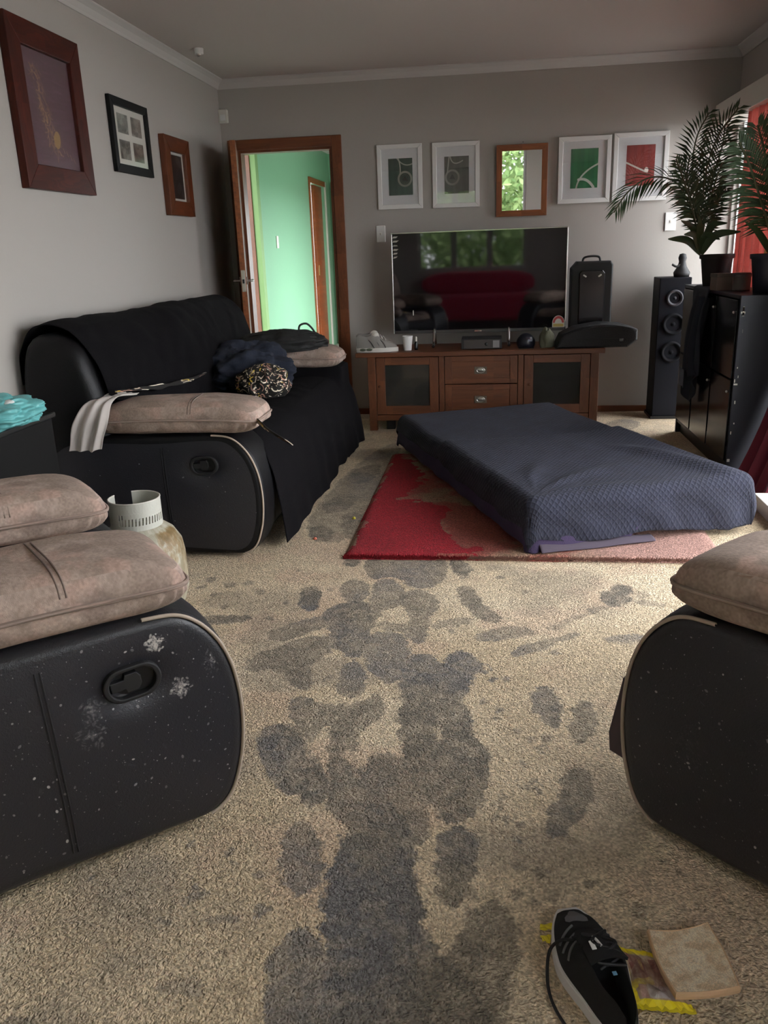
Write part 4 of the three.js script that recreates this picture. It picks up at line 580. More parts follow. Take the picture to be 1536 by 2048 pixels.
// ---------- TV unit ----------
const UF = -5.735, UB = -6.20, UT = 0.545;
{
  const t = thing('tv_unit', 'long brown timber TV unit with glazed doors and two drawers', 'TV unit', [0, 0, 0]);
  const x0 = -0.865, x1 = 0.70, rail = 0.088;
  part('top', rbox(-0.945, 0.735, UT - 0.03, UT, UB - 0.02, UF + 0.02, 0.004), M.unit, t);
  for (const x of [x0, x1 - 0.055]) { part('leg', rbox(x, x + 0.055, 0, UT - 0.03, UF - 0.05, UF, 0.003), M.unitV, t); part('leg', rbox(x, x + 0.055, 0, UT - 0.03, UB, UB + 0.05, 0.003), M.unitV, t); }
  part('bottom', box(x0 + 0.055, x1 - 0.055, rail, rail + 0.018, UB + 0.01, UF - 0.012), M.unit, t); part('back_panel', box(x0 + 0.055, x1 - 0.055, rail, UT - 0.03, UB, UB + 0.01), M.unit, t);
  for (const x of [x0 + 0.01, x1 - 0.03]) part('side_panel', box(x, x + 0.02, rail, UT - 0.03, UB + 0.05, UF - 0.05), M.unit, t);
  part('bottom_rail', rbox(x0 + 0.055, x1 - 0.055, rail - 0.02, rail + 0.02, UF - 0.03, UF - 0.01, 0.003), M.unit, t);
  for (const x of [-0.372, 0.165]) { part('upright', rbox(x, x + 0.036, rail + 0.02, UT - 0.03, UF - 0.03, UF - 0.004, 0.003), M.unitV, t); part('divider', box(x + 0.008, x + 0.028, rail + 0.018, UT - 0.03, UB + 0.01, UF - 0.03), M.unit, t); }
  const door = (a, b, knobX, sx) => { const y0 = rail + 0.024, y1 = UT - 0.036, w = 0.062, z0 = UF - 0.026, z1 = UF - 0.004, d = new THREE.Group(); d.name = 'glazed_door'; t.add(d);
    part('stile', rbox(a, a + w, y0, y1, z0, z1, 0.003), M.unitV, d); part('stile', rbox(b - w, b, y0, y1, z0, z1, 0.003), M.unitV, d); part('rail', rbox(a + w, b - w, y0, y0 + w, z0, z1 - 0.001, 0.003), M.unit, d); part('rail', rbox(a + w, b - w, y1 - w * 0.85, y1, z0, z1 - 0.001, 0.003), M.unit, d); part('pane', box(a + w, b - w, y0 + w, y1 - w * 0.85, UF - 0.017, UF - 0.013), M.smoke, d); part('knob', new THREE.SphereGeometry(0.009, 14, 10).translate(knobX, (y0 + y1) / 2, z1 + 0.005), M.unit, d); };
  door(x0 + 0.058, -0.376, -0.785, 1); door(0.205, x1 - 0.058, 0.24, 1);
  for (const [y0, y1] of [[0.322, 0.509], [0.114, 0.316]]) { const a = -0.332, b = 0.161, d = new THREE.Group(); d.name = 'drawer'; t.add(d);
    part('front', rbox(a, b, y0, y1, UF - 0.03, UF - 0.010, 0.003), M.unit, d); for (const [q, r2, s, u] of [[a, a + 0.05, y0, y1], [b - 0.05, b, y0, y1]]) part('stile', rbox(q, r2, s, u, UF - 0.012, UF - 0.003, 0.002), M.unitV, d); part('rail', rbox(a + 0.05, b - 0.05, y0, y0 + 0.036, UF - 0.012, UF - 0.0035, 0.002), M.unit, d); part('rail', rbox(a + 0.05, b - 0.05, y1 - 0.036, y1, UF - 0.012, UF - 0.0035, 0.002), M.unit, d);
    const cx = -0.088, cy = (y0 + y1) / 2 - 0.004; part('pull_plate', extrude(rect(-0.042, 0.042, -0.025, 0.025), 0.003, 0.001, [stadium(0.012, 0.016).reverse()]).translate(cx, cy, UF - 0.009), std({ color: lin(0.16, 0.13, 0.10), metalness: 0.7, roughness: 0.5 }), d); part('pull', join(new THREE.TorusGeometry(0.02, 0.004, 8, 24).scale(1.35, 0.85, 1).translate(cx, cy, UF - 0.005), new THREE.SphereGeometry(0.017, 16, 8, 0, 6.3, 0, 1.6).rotateX(Math.PI / 2).scale(1.4, 0.9, 0.25).translate(cx, cy, UF - 0.010)), M.steel, d, 'inset metal pull'); }
  part('shelf', box(x0 + 0.03, -0.38, 0.29, 0.302, UB + 0.02, UF - 0.06), M.unit, t); part('shelf', box(0.2, x1 - 0.03, 0.29, 0.302, UB + 0.02, UF - 0.06), M.unit, t);
  for (const x of [-0.72, 0.56]) part('skid', rbox(x - 0.03, x + 0.03, 0, 0.068, UF - 0.10, UF - 0.04, 0.004), M.black, t);
}
{ // television
  const z = -6.045, x0 = -0.712, x1 = 0.497, y0 = 0.638, y1 = 1.326, t = thing('television', 'large black flat television with thin chrome edge', 'television', [0, 0, 0]);
  part('back_shell', rbox(x0 + 0.004, x1 - 0.004, y0 + 0.004, y1 - 0.004, z - 0.06, z - 0.004, 0.01, 3), M.plastic, t); part('screen', box(x0 + 0.008, x1 - 0.008, y0 + 0.022, y1 - 0.008, z - 0.006, z), M.screen, t);
  part('bezel', join(rbox(x0, x1, y1 - 0.008, y1, z - 0.03, z + 0.003, 0.002), rbox(x0, x0 + 0.008, y0, y1 - 0.008, z - 0.03, z + 0.003, 0.002), rbox(x1 - 0.008, x1, y0, y1 - 0.008, z - 0.03, z + 0.003, 0.002)), M.chrome, t, 'thin chrome edge'); part('lower_bar', rbox(x0 + 0.008, x1 - 0.008, y0, y0 + 0.022, z - 0.03, z + 0.003, 0.003), std({ color: lin(0.12, 0.12, 0.125), metalness: 0.8, roughness: 0.3 }), t);
  for (const x of [-0.42, 0.105]) part('foot', join(tube([[x, UT + 0.012, z + 0.13], [x, UT + 0.03, z + 0.08], [x, y0 + 0.03, z - 0.02], [x, UT + 0.03, z - 0.09], [x, UT + 0.012, z - 0.12]], 0.01, 40, 8)), M.chrome, t);
  part('logo', rbox(-0.135, -0.085, y0 + 0.006, y0 + 0.014, z + 0.003, z + 0.004, 0.0005), M.chrome, t);
  const star = part('energy_sticker', extrude(Array.from({ length: 25 }, (_, i) => [Math.cos(Math.PI * i / 24) * 0.042, Math.sin(Math.PI * i / 24) * 0.05]).concat([[-0.042, -0.03], [0.042, -0.03]]), 0.0008).translate(0.447, 0.690, z), M.offWhite, t, 'pale energy label with a red arch'); part('red_arch', extrude(Array.from({ length: 25 }, (_, i) => [Math.cos(Math.PI * i / 24) * 0.038, Math.sin(Math.PI * i / 24) * 0.046]).concat(Array.from({ length: 25 }, (_, i) => [-Math.cos(Math.PI * i / 24) * 0.024, Math.sin(Math.PI * i / 24) * 0.029])), 0.0006).translate(0.447, 0.690, z + 0.0008), std({ color: lin(0.45, 0.06, 0.06), roughness: 0.5 }), star); part('yellow_band', box(0.412, 0.482, 0.664, 0.684, z + 0.0008, z + 0.0014), std({ color: lin(0.5, 0.38, 0.12), roughness: 0.5 }), star);
  const r = rng(8); for (let k = 0; k < 6; k++) part('film_scrap', extrude([[0, 0], [0.018 + 0.02 * r(), 0.006 * r()], [0.03 + 0.02 * r(), 0.010 + 0.008 * r()], [0.008, 0.012]], 0.001).rotateZ(0.15 * (r() - 0.5)).translate(-0.702, 1.155 + 0.027 * k, z + 0.0005), M.chrome, t, 'torn silvery film');
  part('status_label', box(-0.570, -0.564, 0.765, 0.80, z, z + 0.0008), M.offWhite, t);
}
// ---------- things on the TV unit ----------
function shoeShell(L, W, H, o = {}) {      // toe at +x, standing on y = 0: upper with an open collar
  const top = (t) => { const a = [[0, .05], [.05, .34], [.18, .50], [.34, .60], [.52, .86], [.62, 1], [.78, .93], [.93, .99], [1, .9]]; for (let i = 1; i < a.length; i++) if (t <= a[i][0]) return lerp(a[i - 1][1], a[i][1], sstep(a[i - 1][0], a[i][0], t)); return .9; };
  const half = (t) => 0.5 * W * Math.pow(Math.max(0, Math.sin(Math.PI * Math.min(1, Math.max(0, 0.03 + 0.94 * t)))), 0.52) * (t < 0.4 ? 1 : lerp(1, 0.78, sstep(0.4, 0.75, t)));
  return { top, half, upper: grid(40, 44, (u, v) => { const t = v, x = L / 2 - t * L, a = (u - 0.5) * Math.PI * 1.0, h = half(t), hh = H * top(t), open = sstep(0.52, 0.66, t) * (1 - 0.2 * sstep(0.94, 1, t)); const sx = Math.sign(Math.sin(a)) * Math.pow(Math.abs(Math.sin(a)), 0.75), cy = Math.pow(Math.cos(a), 0.7); let y = 0.022 + (hh - 0.022) * cy; const mid = Math.abs(u - 0.5) < 0.22; if (mid) y -= open * hh * 0.55 * sstep(0.22, 0.12, Math.abs(u - 0.5)); return [x, y + 0.002 * n3(x * 30, a * 3, 1), sx * h * (1 - 0.16 * cy)]; }) };
}
function solePlan(sh, L, k, y0, y1, bev = 0.004) { const p = []; for (let i = 0; i <= 30; i++) p.push([L / 2 - L * i / 30, -sh.half(i / 30) * k]); for (let i = 30; i >= 0; i--) p.push([L / 2 - L * i / 30, sh.half(i / 30) * k]); return extrude(p.reverse(), y1 - y0 - 2 * bev, bev).rotateX(-Math.PI / 2).translate(0, y0 + bev, 0); }
{
  const mkTrainer = (label, pos, turn, tilt) => { const t = thing('white_trainer', label, 'shoe', pos, turn); t.rotation.z = tilt || 0; const L = 0.29, sh = shoeShell(L, 0.105, 0.135);
    part('upper', sh.upper, std({ color: lin(0.24, 0.225, 0.205), roughness: 0.8 }), t); const so = part('sole', solePlan(sh, L, 1.06, 0, 0.03), std({ color: lin(0.6, 0.58, 0.53), roughness: 0.5 }), t);
    for (const s of [-1, 1]) for (const x of [-0.10, -0.055, 0.03]) part('air_pod', new THREE.SphereGeometry(0.016, 14, 8).scale(1.3, 0.6, 0.25).translate(x, 0.02, s * 0.049), std({ color: lin(0.07, 0.08, 0.05), roughness: 0.3 }), so);
    for (const s of [-1, 1]) for (let k = 0; k < 3; k++) part('overlay', tube([[0.06 - k * 0.04, 0.03, s * 0.046], [0.045 - k * 0.04, 0.06, s * 0.044], [0.02 - k * 0.04, 0.085, s * 0.028]], 0.004, 12, 5), std({ color: lin(0.10, 0.09, 0.085), roughness: 0.7 }), t); part('tongue', heap(0.055, 0.035, 0.05, 3, 0.1, 4, 18).translate(-0.012, 0.098, 0), M.offWhite, t); for (let k = 0; k < 4; k++) part('lace', tube([[0.06 - k * 0.024, 0.078 + k * 0.011, -0.022], [0.055 - k * 0.024, 0.088 + k * 0.012, 0], [0.06 - k * 0.024, 0.078 + k * 0.011, 0.022]], 0.003, 10, 5), M.white, t); };
  mkTrainer('white trainer with air sole at the front end of the TV unit', [-0.80, UT, -5.80], 0.12); mkTrainer('white trainer tipped behind its mate on the TV unit', [-0.83, UT, -5.95], 0.5);
  const c = thing('paper_cup', 'small white paper cup beside the trainers', 'cup', [-0.592, UT, -5.83]); part('cup', lathe([[0, .002], [.027, .002], [.036, .098], [.034, .098], [.026, .006], [0, .006]], 32), M.white, c); part('rim', new THREE.TorusGeometry(.0355, .002, 8, 32).rotateX(Math.PI / 2).translate(0, .098, 0), M.white, c);
  const b = thing('small_bottle', 'tiny black bottle with pale cap beside the paper cup', 'bottle', [-0.535, UT, -5.86]); part('bottle', lathe([[0, 0], [.012, 0], [.013, .01], [.013, .045], [.006, .058], [.006, .062], [0, .062]], 20), M.blackGloss, b); part('cap', lathe([[.007, .058], [.007, .085], [.004, .09], [0, .09]], 16), M.offWhite, b);
  const sb = thing('media_box', 'black media box with a silvery front under the television', 'media box', [-0.08, UT, -5.90]); part('case', rbox(-.14, .135, 0.004, .072, -.10, .10, 0.004), M.plastic, sb); part('front', rbox(-.125, .125, .006, .066, .10, .104, 0.002), std({ color: lin(0.09, 0.085, 0.085), metalness: 0.5, roughness: 0.3 }), sb); part('knob', new THREE.SphereGeometry(0.01, 14, 10).translate(0.03, .036, .106), M.black, sb); part('display', box(.075, .118, .012, .06, .104, .1045), std({ color: lin(0.35, 0.35, 0.37), metalness: 0.6, roughness: 0.3 }), sb);
  const h = thing('peaked_hat', 'dark glossy peaked hat lying under the television', 'hat', [0.22, UT, -5.88]); part('crown', heap(0.125, 0.10, 0.13, 5, 0.1, 4, 32), std({ color: lin(0.012, 0.013, 0.022), roughness: 0.35 }), h); part('peak', rbox(-.05, .05, 0.0, .006, .04, .10, 0.003), M.black, h); part('badge', box(0.012, 0.04, 0.045, 0.06, 0.062, 0.064), std({ color: lin(0.2, 0.21, 0.26), roughness: 0.5 }), h);
  solo('khaki_cloth', heap(0.10, 0.13, 0.12, 12, 0.35, 8, 40), std({ color: lin(0.10, 0.10, 0.065), roughness: 0.95 }), 'crumpled khaki cloth wedged beside the laptop bag', 'cloth', [0.36, UT, -5.87]);
  const lb = thing('laptop_bag', 'flat black laptop bag overhanging the end of the TV unit', 'bag', [0.68, UT, -5.87], 0.03); const bm = std({ color: lin(0.008, 0.008, 0.009), roughness: 0.6, bumpMap: sized(T.cloth, 0.15), bumpScale: 0.003 });
  part('body', boxUV(extrude([[-.27, .0], [.20, .0], [.262, .045], [.262, .115], [.17, .145], [.02, .155], [-.14, .13], [-.23, .085]], 0.22, 0.02, [], 4).translate(0, 0.0, -0.12)), bm, lb); part('flap_edge', tube([[-.24, .09, .105], [-.1, .135, .118], [.05, .15, .12], [.2, .13, .118], [.26, .11, .105]], 0.005, 30, 6), bm, lb); part('zip', tube([[-.25, .05, .102], [0, .06, .123], [.25, .055, .115]], 0.003, 24, 5), M.black, lb); part('clip', rbox(.14, .17, .04, .06, .098, .126, .003), M.blackGloss, lb);
  const hc = thing('hard_case', 'tall black hard case with a glossy front standing against the wall', 'case', [0.665, UT, -6.12]); part('shell', boxUV(extrude([[-.14, .0], [.14, .0], [.14, .52], [.125, .545], [-.10, .545], [-.14, .50]], 0.12, 0.014, [], 4).translate(0, .004, -.06)), M.plastic, hc); part('front_panel', boxUV(extrude([[-.085, .06], [.085, .06], [.085, .47], [.07, .49], [-.07, .49], [-.085, .47]], 0.012, 0.006, [], 3).translate(0, 0, .072)), M.blackGloss, hc); for (const s of [-1, 1]) part('catch', rbox(-.012, .012, -.005, .005, 0, .01, .002).rotateZ(s * 0.6).translate(s * 0.05, .455, .09), M.steel, hc); part('handle', tube([[-.06, .545, 0], [-.05, .572, 0], [.05, .575, 0], [.06, .548, 0]], .008, 20, 6), M.plastic, hc);
}
// ---------- wall pieces ----------
function framed(name, label, category, w, h, fw, depth, fm, o = {}) {
  const t = thing(name, label, category, o.pos, o.turn || 0, o.group); if (o.tilt) t.rotation.x = o.tilt; if (o.roll) t.rotation.z = o.roll;
  const b = 0.003, rl = (len, m) => boxUV(extrude([[-len / 2, 0], [len / 2, 0], [len / 2 - fw, fw], [-len / 2 + fw, fw]], depth - 2 * b, b, [], 2).translate(0, 0, b));
  part('rail', rl(w).translate(0, -h / 2, 0), fm, t); part('rail', rl(w).rotateZ(Math.PI).translate(0, h / 2, 0), fm, t); part('stile', rl(h).rotateZ(Math.PI / 2).translate(w / 2, 0, 0), fm, t); part('stile', rl(h).rotateZ(-Math.PI / 2).translate(-w / 2, 0, 0), fm, t);
  const iw = w - 2 * fw + 0.004, ih = h - 2 * fw + 0.004; 
  if (o.mirror) { part('mirror_glass', box(-iw / 2, iw / 2, -ih / 2, ih / 2, 0.002, depth * 0.45), M.mirror, t); return t; }
  part('mount', box(-iw / 2, iw / 2, -ih / 2, ih / 2, 0.001, depth * 0.4), o.mount || M.matBoard, t);
  for (const [x, y, pw, ph, tex] of o.pics) part('picture', new THREE.PlaneGeometry(pw, ph).translate(x, y, depth * 0.4 + 0.001), std({ map: tex, roughness: 0.5 }), t);
  part('glass', box(-iw / 2, iw / 2, -ih / 2, ih / 2, depth * 0.62, depth * 0.62 + 0.002), o.glass || M.glass, t); return t;
}
{
  const blurry = (w, h, base, blobs, seed) => canvasTex(w, h, (g) => { g.fillStyle = base; g.fillRect(0, 0, w, h); const r = rng(seed); for (const [c, n, s, a] of blobs) for (let i = 0; i < n; i++) { g.globalAlpha = a; g.fillStyle = c; g.beginPath(); g.ellipse(r() * w, r() * h, s * (0.4 + r()), s * (0.4 + r()), r() * 3, 0, 7); g.fill(); } g.globalAlpha = 1; });
  const art = canvasTex(384, 420, (g, w, h) => { g.fillStyle = '#543a42'; g.fillRect(0, 0, w, h); const r = rng(3); for (let i = 0; i < 700; i++) { g.globalAlpha = 0.08; g.fillStyle = r() < 0.5 ? '#7c5a70' : '#5c4038'; g.fillRect(r() * w, r() * h, 20 + 60 * r(), 3 + 6 * r()); } for (let i = 0; i < 130; i++) { const t = r(); g.globalAlpha = 0.4; g.strokeStyle = r() < 0.5 ? '#b0905c' : '#8d6a48'; g.lineWidth = 2 + 5 * r(); const x = w * (0.25 + 0.25 * t) + (r() - 0.5) * 70, y = h * (0.1 + 0.75 * t); g.beginPath(); g.moveTo(x, y); g.quadraticCurveTo(x + 30 * r(), y + 20, x + (r() - 0.4) * 60, y + 45 * r()); g.stroke(); } g.globalAlpha = 0.8; g.fillStyle = '#a8884c'; g.beginPath(); g.ellipse(w * 0.56, h * 0.74, 26, 34, 0.3, 0, 7); g.fill(); g.globalAlpha = 0.5; g.strokeStyle = '#a8885a'; g.lineWidth = 5; for (let i = 0; i < 4; i++) { g.beginPath(); g.moveTo(w * (0.66 + 0.07 * i), h * (0.8 + 0.025 * i)); g.lineTo(w * (0.69 + 0.07 * i), h * (0.85 + 0.025 * i)); g.stroke(); } });
  const turn = Math.PI / 2, X = XL + 0.002;
  const mid = (pts) => { const q = pts.map(([a, b]) => onX(a, b, XL + 0.02)); return [X, q.reduce((s, p) => s + p.y, 0) / q.length, q.reduce((s, p) => s + p.z, 0) / q.length]; };
  framed('framed_painting', 'large painting of gold strokes on purple in a dark red wood frame', 'painting', 0.62, 0.66, 0.10, 0.034, M.darkWood, { pos: mid([[5, 25], [150, 88], [184, 389], [49, 374]]), turn, glass: M.glassSoft, mount: M.darkWood, pics: [[0, 0, 0.425, 0.465, art]] });
  const ph = [['#8d8f86', '#4c4d48'], ['#8a827a', '#5d4f48'], ['#7d7b72', '#3c3630'], ['#77675c', '#463831']].map(([a, b], i) => blurry(96, 110, a, [[b, 14, 26, 0.35], ['#a8a49a', 6, 20, 0.25], ['#2c2a28', 5, 16, 0.3]], 40 + i));
  framed('photo_frame', 'black frame holding four small photographs on a white mount', 'picture frame', 0.49, 0.365, 0.042, 0.022, M.frameBlack, { glass: M.glassSoft, pos: mid([[216, 190], [294, 217], [306, 354], [235, 341]]), turn, mount: M.offWhite, pics: [[-.088, .062, .135, .095, ph[0]], [.088, .062, .135, .095, ph[1]], [-.088, -.066, .135, .095, ph[2]], [.088, -.066, .135, .095, ph[3]]] });
  framed('photo_frame', 'brown wood frame with one dark tall photograph', 'picture frame', 0.42, 0.45, 0.085, 0.036, M.midWood, { pos: mid([[323, 270], [372, 283], [385, 432], [338, 430]]), turn, mount: M.offWhite, pics: [[0, 0, .20, .25, blurry(128, 160, '#2b2624', [['#0c0b0b', 16, 34, 0.5], ['#8d837c', 4, 22, 0.3], ['#6a5450', 5, 18, 0.35]], 51)]] });
  // the row on the back wall
  const curl = (bg, kind) => canvasTex(256, 360, (g, w, h) => { g.fillStyle = bg[0]; g.fillRect(0, 0, w, h); for (let i = 0; i < 8; i++) { g.globalAlpha = 0.4; g.fillStyle = bg[1 + i % (bg.length - 1)]; g.fillRect(w * i / 8, 0, w / 9, h); } g.globalAlpha = 1; g.strokeStyle = kind < 2 ? '#98998f' : '#c9cac2'; g.lineCap = 'round'; if (kind < 2) { const cx = kind ? w * 0.32 : w * 0.68; g.lineWidth = 20; g.beginPath(); g.arc(cx, h * 0.56, 68, 0, 7); g.stroke(); g.lineWidth = 5; g.strokeStyle = '#55584f'; g.beginPath(); g.arc(cx, h * 0.56, 44, 0, 7); g.stroke(); g.fillStyle = '#1d211e'; g.beginPath(); g.moveTo(cx - 30, h * 0.6); g.lineTo(cx, h * 0.47); g.lineTo(cx + 34, h * 0.62); g.fill(); g.strokeStyle = '#a9aaa1'; g.lineWidth = 12; g.beginPath(); g.moveTo(cx - 50, h * 0.42); g.quadraticCurveTo(cx - 40, h * 0.2, cx - 70 + kind * 40, -10); g.stroke(); g.beginPath(); g.moveTo(cx - 80 + kind * 60, 0); g.quadraticCurveTo(cx, h * 0.3, cx + 110, h * 0.12); g.stroke(); } else if (kind === 2) { g.lineWidth = 15; g.beginPath(); g.moveTo(w, h * 0.40); g.quadraticCurveTo(w * 0.3, h * 0.62, w * 0.22, h); g.stroke(); g.lineWidth = 24; g.beginPath(); g.moveTo(w * 0.3, h * 0.78); g.quadraticCurveTo(w * 0.6, h * 0.72, w * 0.85, h * 0.98); g.stroke(); } else { g.lineWidth = 15; g.beginPath(); g.moveTo(0, h * 0.42); g.lineTo(w * 0.75, h * 0.68); g.stroke(); g.fillStyle = '#e8e2d8'; g.beginPath(); g.ellipse(w * 0.72, h * 0.62, 18, 26, 0, 0, 7); g.fill(); } });
  const back = (pts, name, label, cat, fw, d, fm, o) => { const q = pts.map(([a, b]) => onZ(a, b, ZB + 0.01)), w = q[1].x - q[0].x, h = q[0].y - q[1].y; return framed(name, label, cat, w, o.h || h, fw, d, fm, { ...o, pos: [(q[0].x + q[1].x) / 2, q[0].y - (o.h || h) / 2, ZB + 0.003] }); };
  back([[753, 291], [846, 416]], 'framed_print', 'white frame with a dark green print, nearest the doorway', 'picture frame', 0.03, 0.022, M.white, { pics: [[0.005, 0.0, 0.172, 0.245, curl(['#2f4a40', '#27403a', '#3a5248'], 0)]] });
  back([[864, 286], [959, 413]], 'framed_print', 'white frame with a grey print, beside the brown mirror', 'picture frame', 0.03, 0.022, M.white, { pics: [[0.005, 0.0, 0.172, 0.245, curl(['#565a54', '#4a4f49', '#62655e'], 1)]] });
  back([[993, 291], [1093, 430]], 'wall_mirror', 'small mirror in a golden brown wood frame', 'mirror', 0.04, 0.026, M.goldWood, { mirror: true, tilt: 0.045 });
  back([[1118, 275], [1218, 404]], 'framed_print', 'white frame with a green print and white curve', 'picture frame', 0.03, 0.022, M.white, { pics: [[0.0, 0.01, 0.185, 0.255, curl(['#2f7a4c', '#2a6a4e', '#38865a', '#2c7048'], 2)]] });
  back([[1229, 267], [1332, 385]], 'framed_print', 'white frame with a red print, half behind the palm', 'picture frame', 0.03, 0.022, M.white, { h: 0.44, pics: [[0.0, 0.01, 0.19, 0.26, curl(['#8f3a38', '#7d3434', '#963e3a'], 3)]] });
  const plate = (label, px, py, w, h) => { const p = onZ(px, py, ZB), t = thing('light_switch', label, 'light switch', [p.x, p.y, ZB]); part('plate', rbox(-w / 2, w / 2, -h / 2, h / 2, 0, 0.012, 0.004), M.white, t); part('rocker', rbox(-.007, .007, -.009, .009, .011, .017, .003), M.offWhite, t); };
  plate('white switch plate on the wall near the television corner', 762, 468, 0.066, 0.115); plate('white switch plate on the wall behind the palm', 1340.5, 443, 0.075, 0.122);
  const s = thing('alarm_sensor', 'small cream alarm sensor up in the corner above the door', 'sensor', [-1.925, 2.165, ZB], 0); part('body', rbox(-.033, .033, -.045, .045, 0, .035, .008, 3), M.offWhite, s); part('lens', rbox(-.02, .02, -.03, .01, .034, .038, .002), M.white, s);
  const d = onY(397, 97, CEIL), k = thing('ceiling_detector', 'small white detector fixed to the ceiling', 'detector', [d.x, CEIL, d.z]); part('base', cyl(.026, .028, -.03, 0, 24), M.white, k); part('sensor_tip', lathe([[0, -.045], [.012, -.043], [.014, -.03]], 18), M.steel, k); 
  const nl = onZ(1046, 284, ZB); solo('wall_nail', join(cyl(.003, .003, 0, .012, 8).rotateX(Math.PI / 2)), M.black, 'bare nail in the wall above the brown mirror', 'nail', [nl.x, nl.y, ZB]);
}

// ---------- stereo furniture by the window ----------
{
  const sp = thing('tower_speaker', 'slim black tower speaker with a grey ring driver, by the back wall', 'speaker', [1.225, 0, -6.17]);
  part('cabinet', rbox(-.105, .105, 0.02, .97, -.13, .11, 0.006), phy({ color: lin(0.005, 0.0055, 0.009), roughness: 0.6, specularIntensity: 0.4 }), sp); part('foot', box(-.115, .115, 0, .02, -.14, .12), M.black, sp);
  const ring = std({ color: lin(0.04, 0.04, 0.048), roughness: 0.5 }), cone = phy({ color: lin(0.006, 0.006, 0.008), roughness: 0.8, specularIntensity: 0.4 });
  for (const [y, r] of [[.835, .056], [.66, .075], [.47, .075]]) { const d = part('driver', lathe([[r * 1.0, 0], [r * .96, .012], [r * .72, .012], [r * .62, -.004], [r * .25, -.012], [r * .2, .002], [0, .006]], 40).rotateX(Math.PI / 2).translate(0, y, .111), r < .06 ? ring : cone, sp); part('surround', new THREE.TorusGeometry(r * .85, r * .12, 8, 40).translate(0, y, .118), r < .06 ? ring : cone, d); }
  const A = V(1.197, 0, -5.64), B = V(1.213, 0, -4.435), len = A.distanceTo(B), ang = Math.atan2(B.x - A.x, B.z - A.z);   // front edge runs from A to B
  const c = thing('stereo_cabinet', 'tall navy black cabinet with smoked doors along the window wall', 'cabinet', [A.x, 0, A.z], ang);   // local z along the front, +x into the depth
  const D = 0.245, H = .945; const p = (n, g, m, q = c) => part(n, g, m, q);
  p('side_panel', rbox(0, D, 0, H, len - .02, len, .003), M.navyPanel); p('side_panel', rbox(0, D, 0, H, 0, .02, .003), M.navyPanel); p('top', rbox(0, D, H - .02, H, .02, len - .02, .003), M.navyPanel); p('back_panel', box(D - .012, D, .04, H - .02, .02, len - .02), M.black); p('plinth', box(.03, .05, 0, .07, .02, len - .02), M.black); p('bottom', box(0.005, D - .012, .07, .09, .02, len - .02), M.black);
  for (let k = 1; k < 3; k++) p('upright', box(.004, D - .012, .09, H - .02, len * k / 3 - .01, len * k / 3 + .01), M.black); for (let k = 0; k < 3; k++) p('shelf', box(.03, D - .012, .5, .515, Math.max(.02, len * k / 3 + .01), Math.min(len - .02, len * (k + 1) / 3 - .01)), M.black);
  for (let k = 0; k < 3; k++) { const a = len * k / 3 + .014 + (k ? 0 : .01), b = len * (k + 1) / 3 - .014 - (k === 2 ? .01 : 0); for (const [y0, y1] of [[.1, .52], [.53, .92]]) { const d = part('smoked_door', rbox(-.008, -.002, y0, y1, a, b, .002), M.blackGloss, c); part('knob', new THREE.SphereGeometry(.007, 10, 8).translate(-.014, y1 - .06, b - .03), M.steel, d); } }
  const corner = rng(6); for (let k = 0; k < 12; k++) { const y = .08 + .8 * corner(); part('chip', rbox(.002 + .02 * corner(), .008 + .02 * corner(), y, y + .006 + .012 * corner(), len, len + .0012, .0004), M.offWhite, c, 'pale paint chip'); }
  const w = thing('low_bracket', 'pale metal bar on the carpet at the cabinet foot', 'bracket', [1.10, 0, -4.66], ang); part('bar', rbox(-.02, .02, .0, .018, -.13, .13, .004), M.offWhite, w); part('post', rbox(-.012, .012, .018, .07, .10, .13, .004), M.offWhite, w);
  // dark jacket hung over the cabinet edge
  const j = thing('dark_jacket', 'dark jacket hung over the front edge of the stereo cabinet', 'jacket', [A.x, 0, A.z], ang);
  part('cloth', cloth(46, 60, (u, v) => { const z = lerp(.36, .70, u), t = v * 0.86; let x, y; if (t < .12) { x = lerp(.06, -.012, t / .12); y = H + .008; } else { x = -.026 - .03 * sstep(.12, .5, t) * (0.6 + 0.4 * Math.sin(u * 9)); y = H + .008 - (t - .12) * (0.75 + .15 * Math.sin(u * 4)); } return [x + .014 * Math.sin(u * 17 + v * 2) * sstep(.14, .3, t), y, z + .03 * n3(u * 3, v * 3, 1) * v, z, v]; }, 0.006), std({ color: lin(0.02, 0.023, 0.034), roughness: 0.95 }), j); part('pale_lining', cloth(10, 14, (u, v) => [-.08 - .006 * Math.sin(u * 6), .49 - .10 * v - .02 * u, .39 + .09 * u], 0.004), std({ color: lin(0.12, 0.13, 0.16), roughness: 0.9 }), j, 'pale lining'); part('sleeve', tube([[-.03, .9, .62], [-.06, .75, .65], [-.075, .6, .64], [-.07, .47, .67]], .035, 24, 10), std({ color: lin(0.014, 0.016, 0.026), roughness: 0.95 }), j);
  // things on top of the cabinet
  const T0 = H + .001, on = (px, py) => { const q = onY(px, py, T0); return [q.x, T0, q.z]; };
  const bx = thing('small_box', 'little brown cardboard box on the stereo cabinet', 'box', [1.23, T0, -4.90], .2); part('box', rbox(-.045, .045, 0, .085, -.04, .04, .003), std({ color: lin(0.12, 0.09, 0.075), roughness: .9 }), bx); part('lid', rbox(-.047, .047, .07, .09, -.042, .042, .003), std({ color: lin(0.09, 0.075, 0.065), roughness: .9 }), bx);
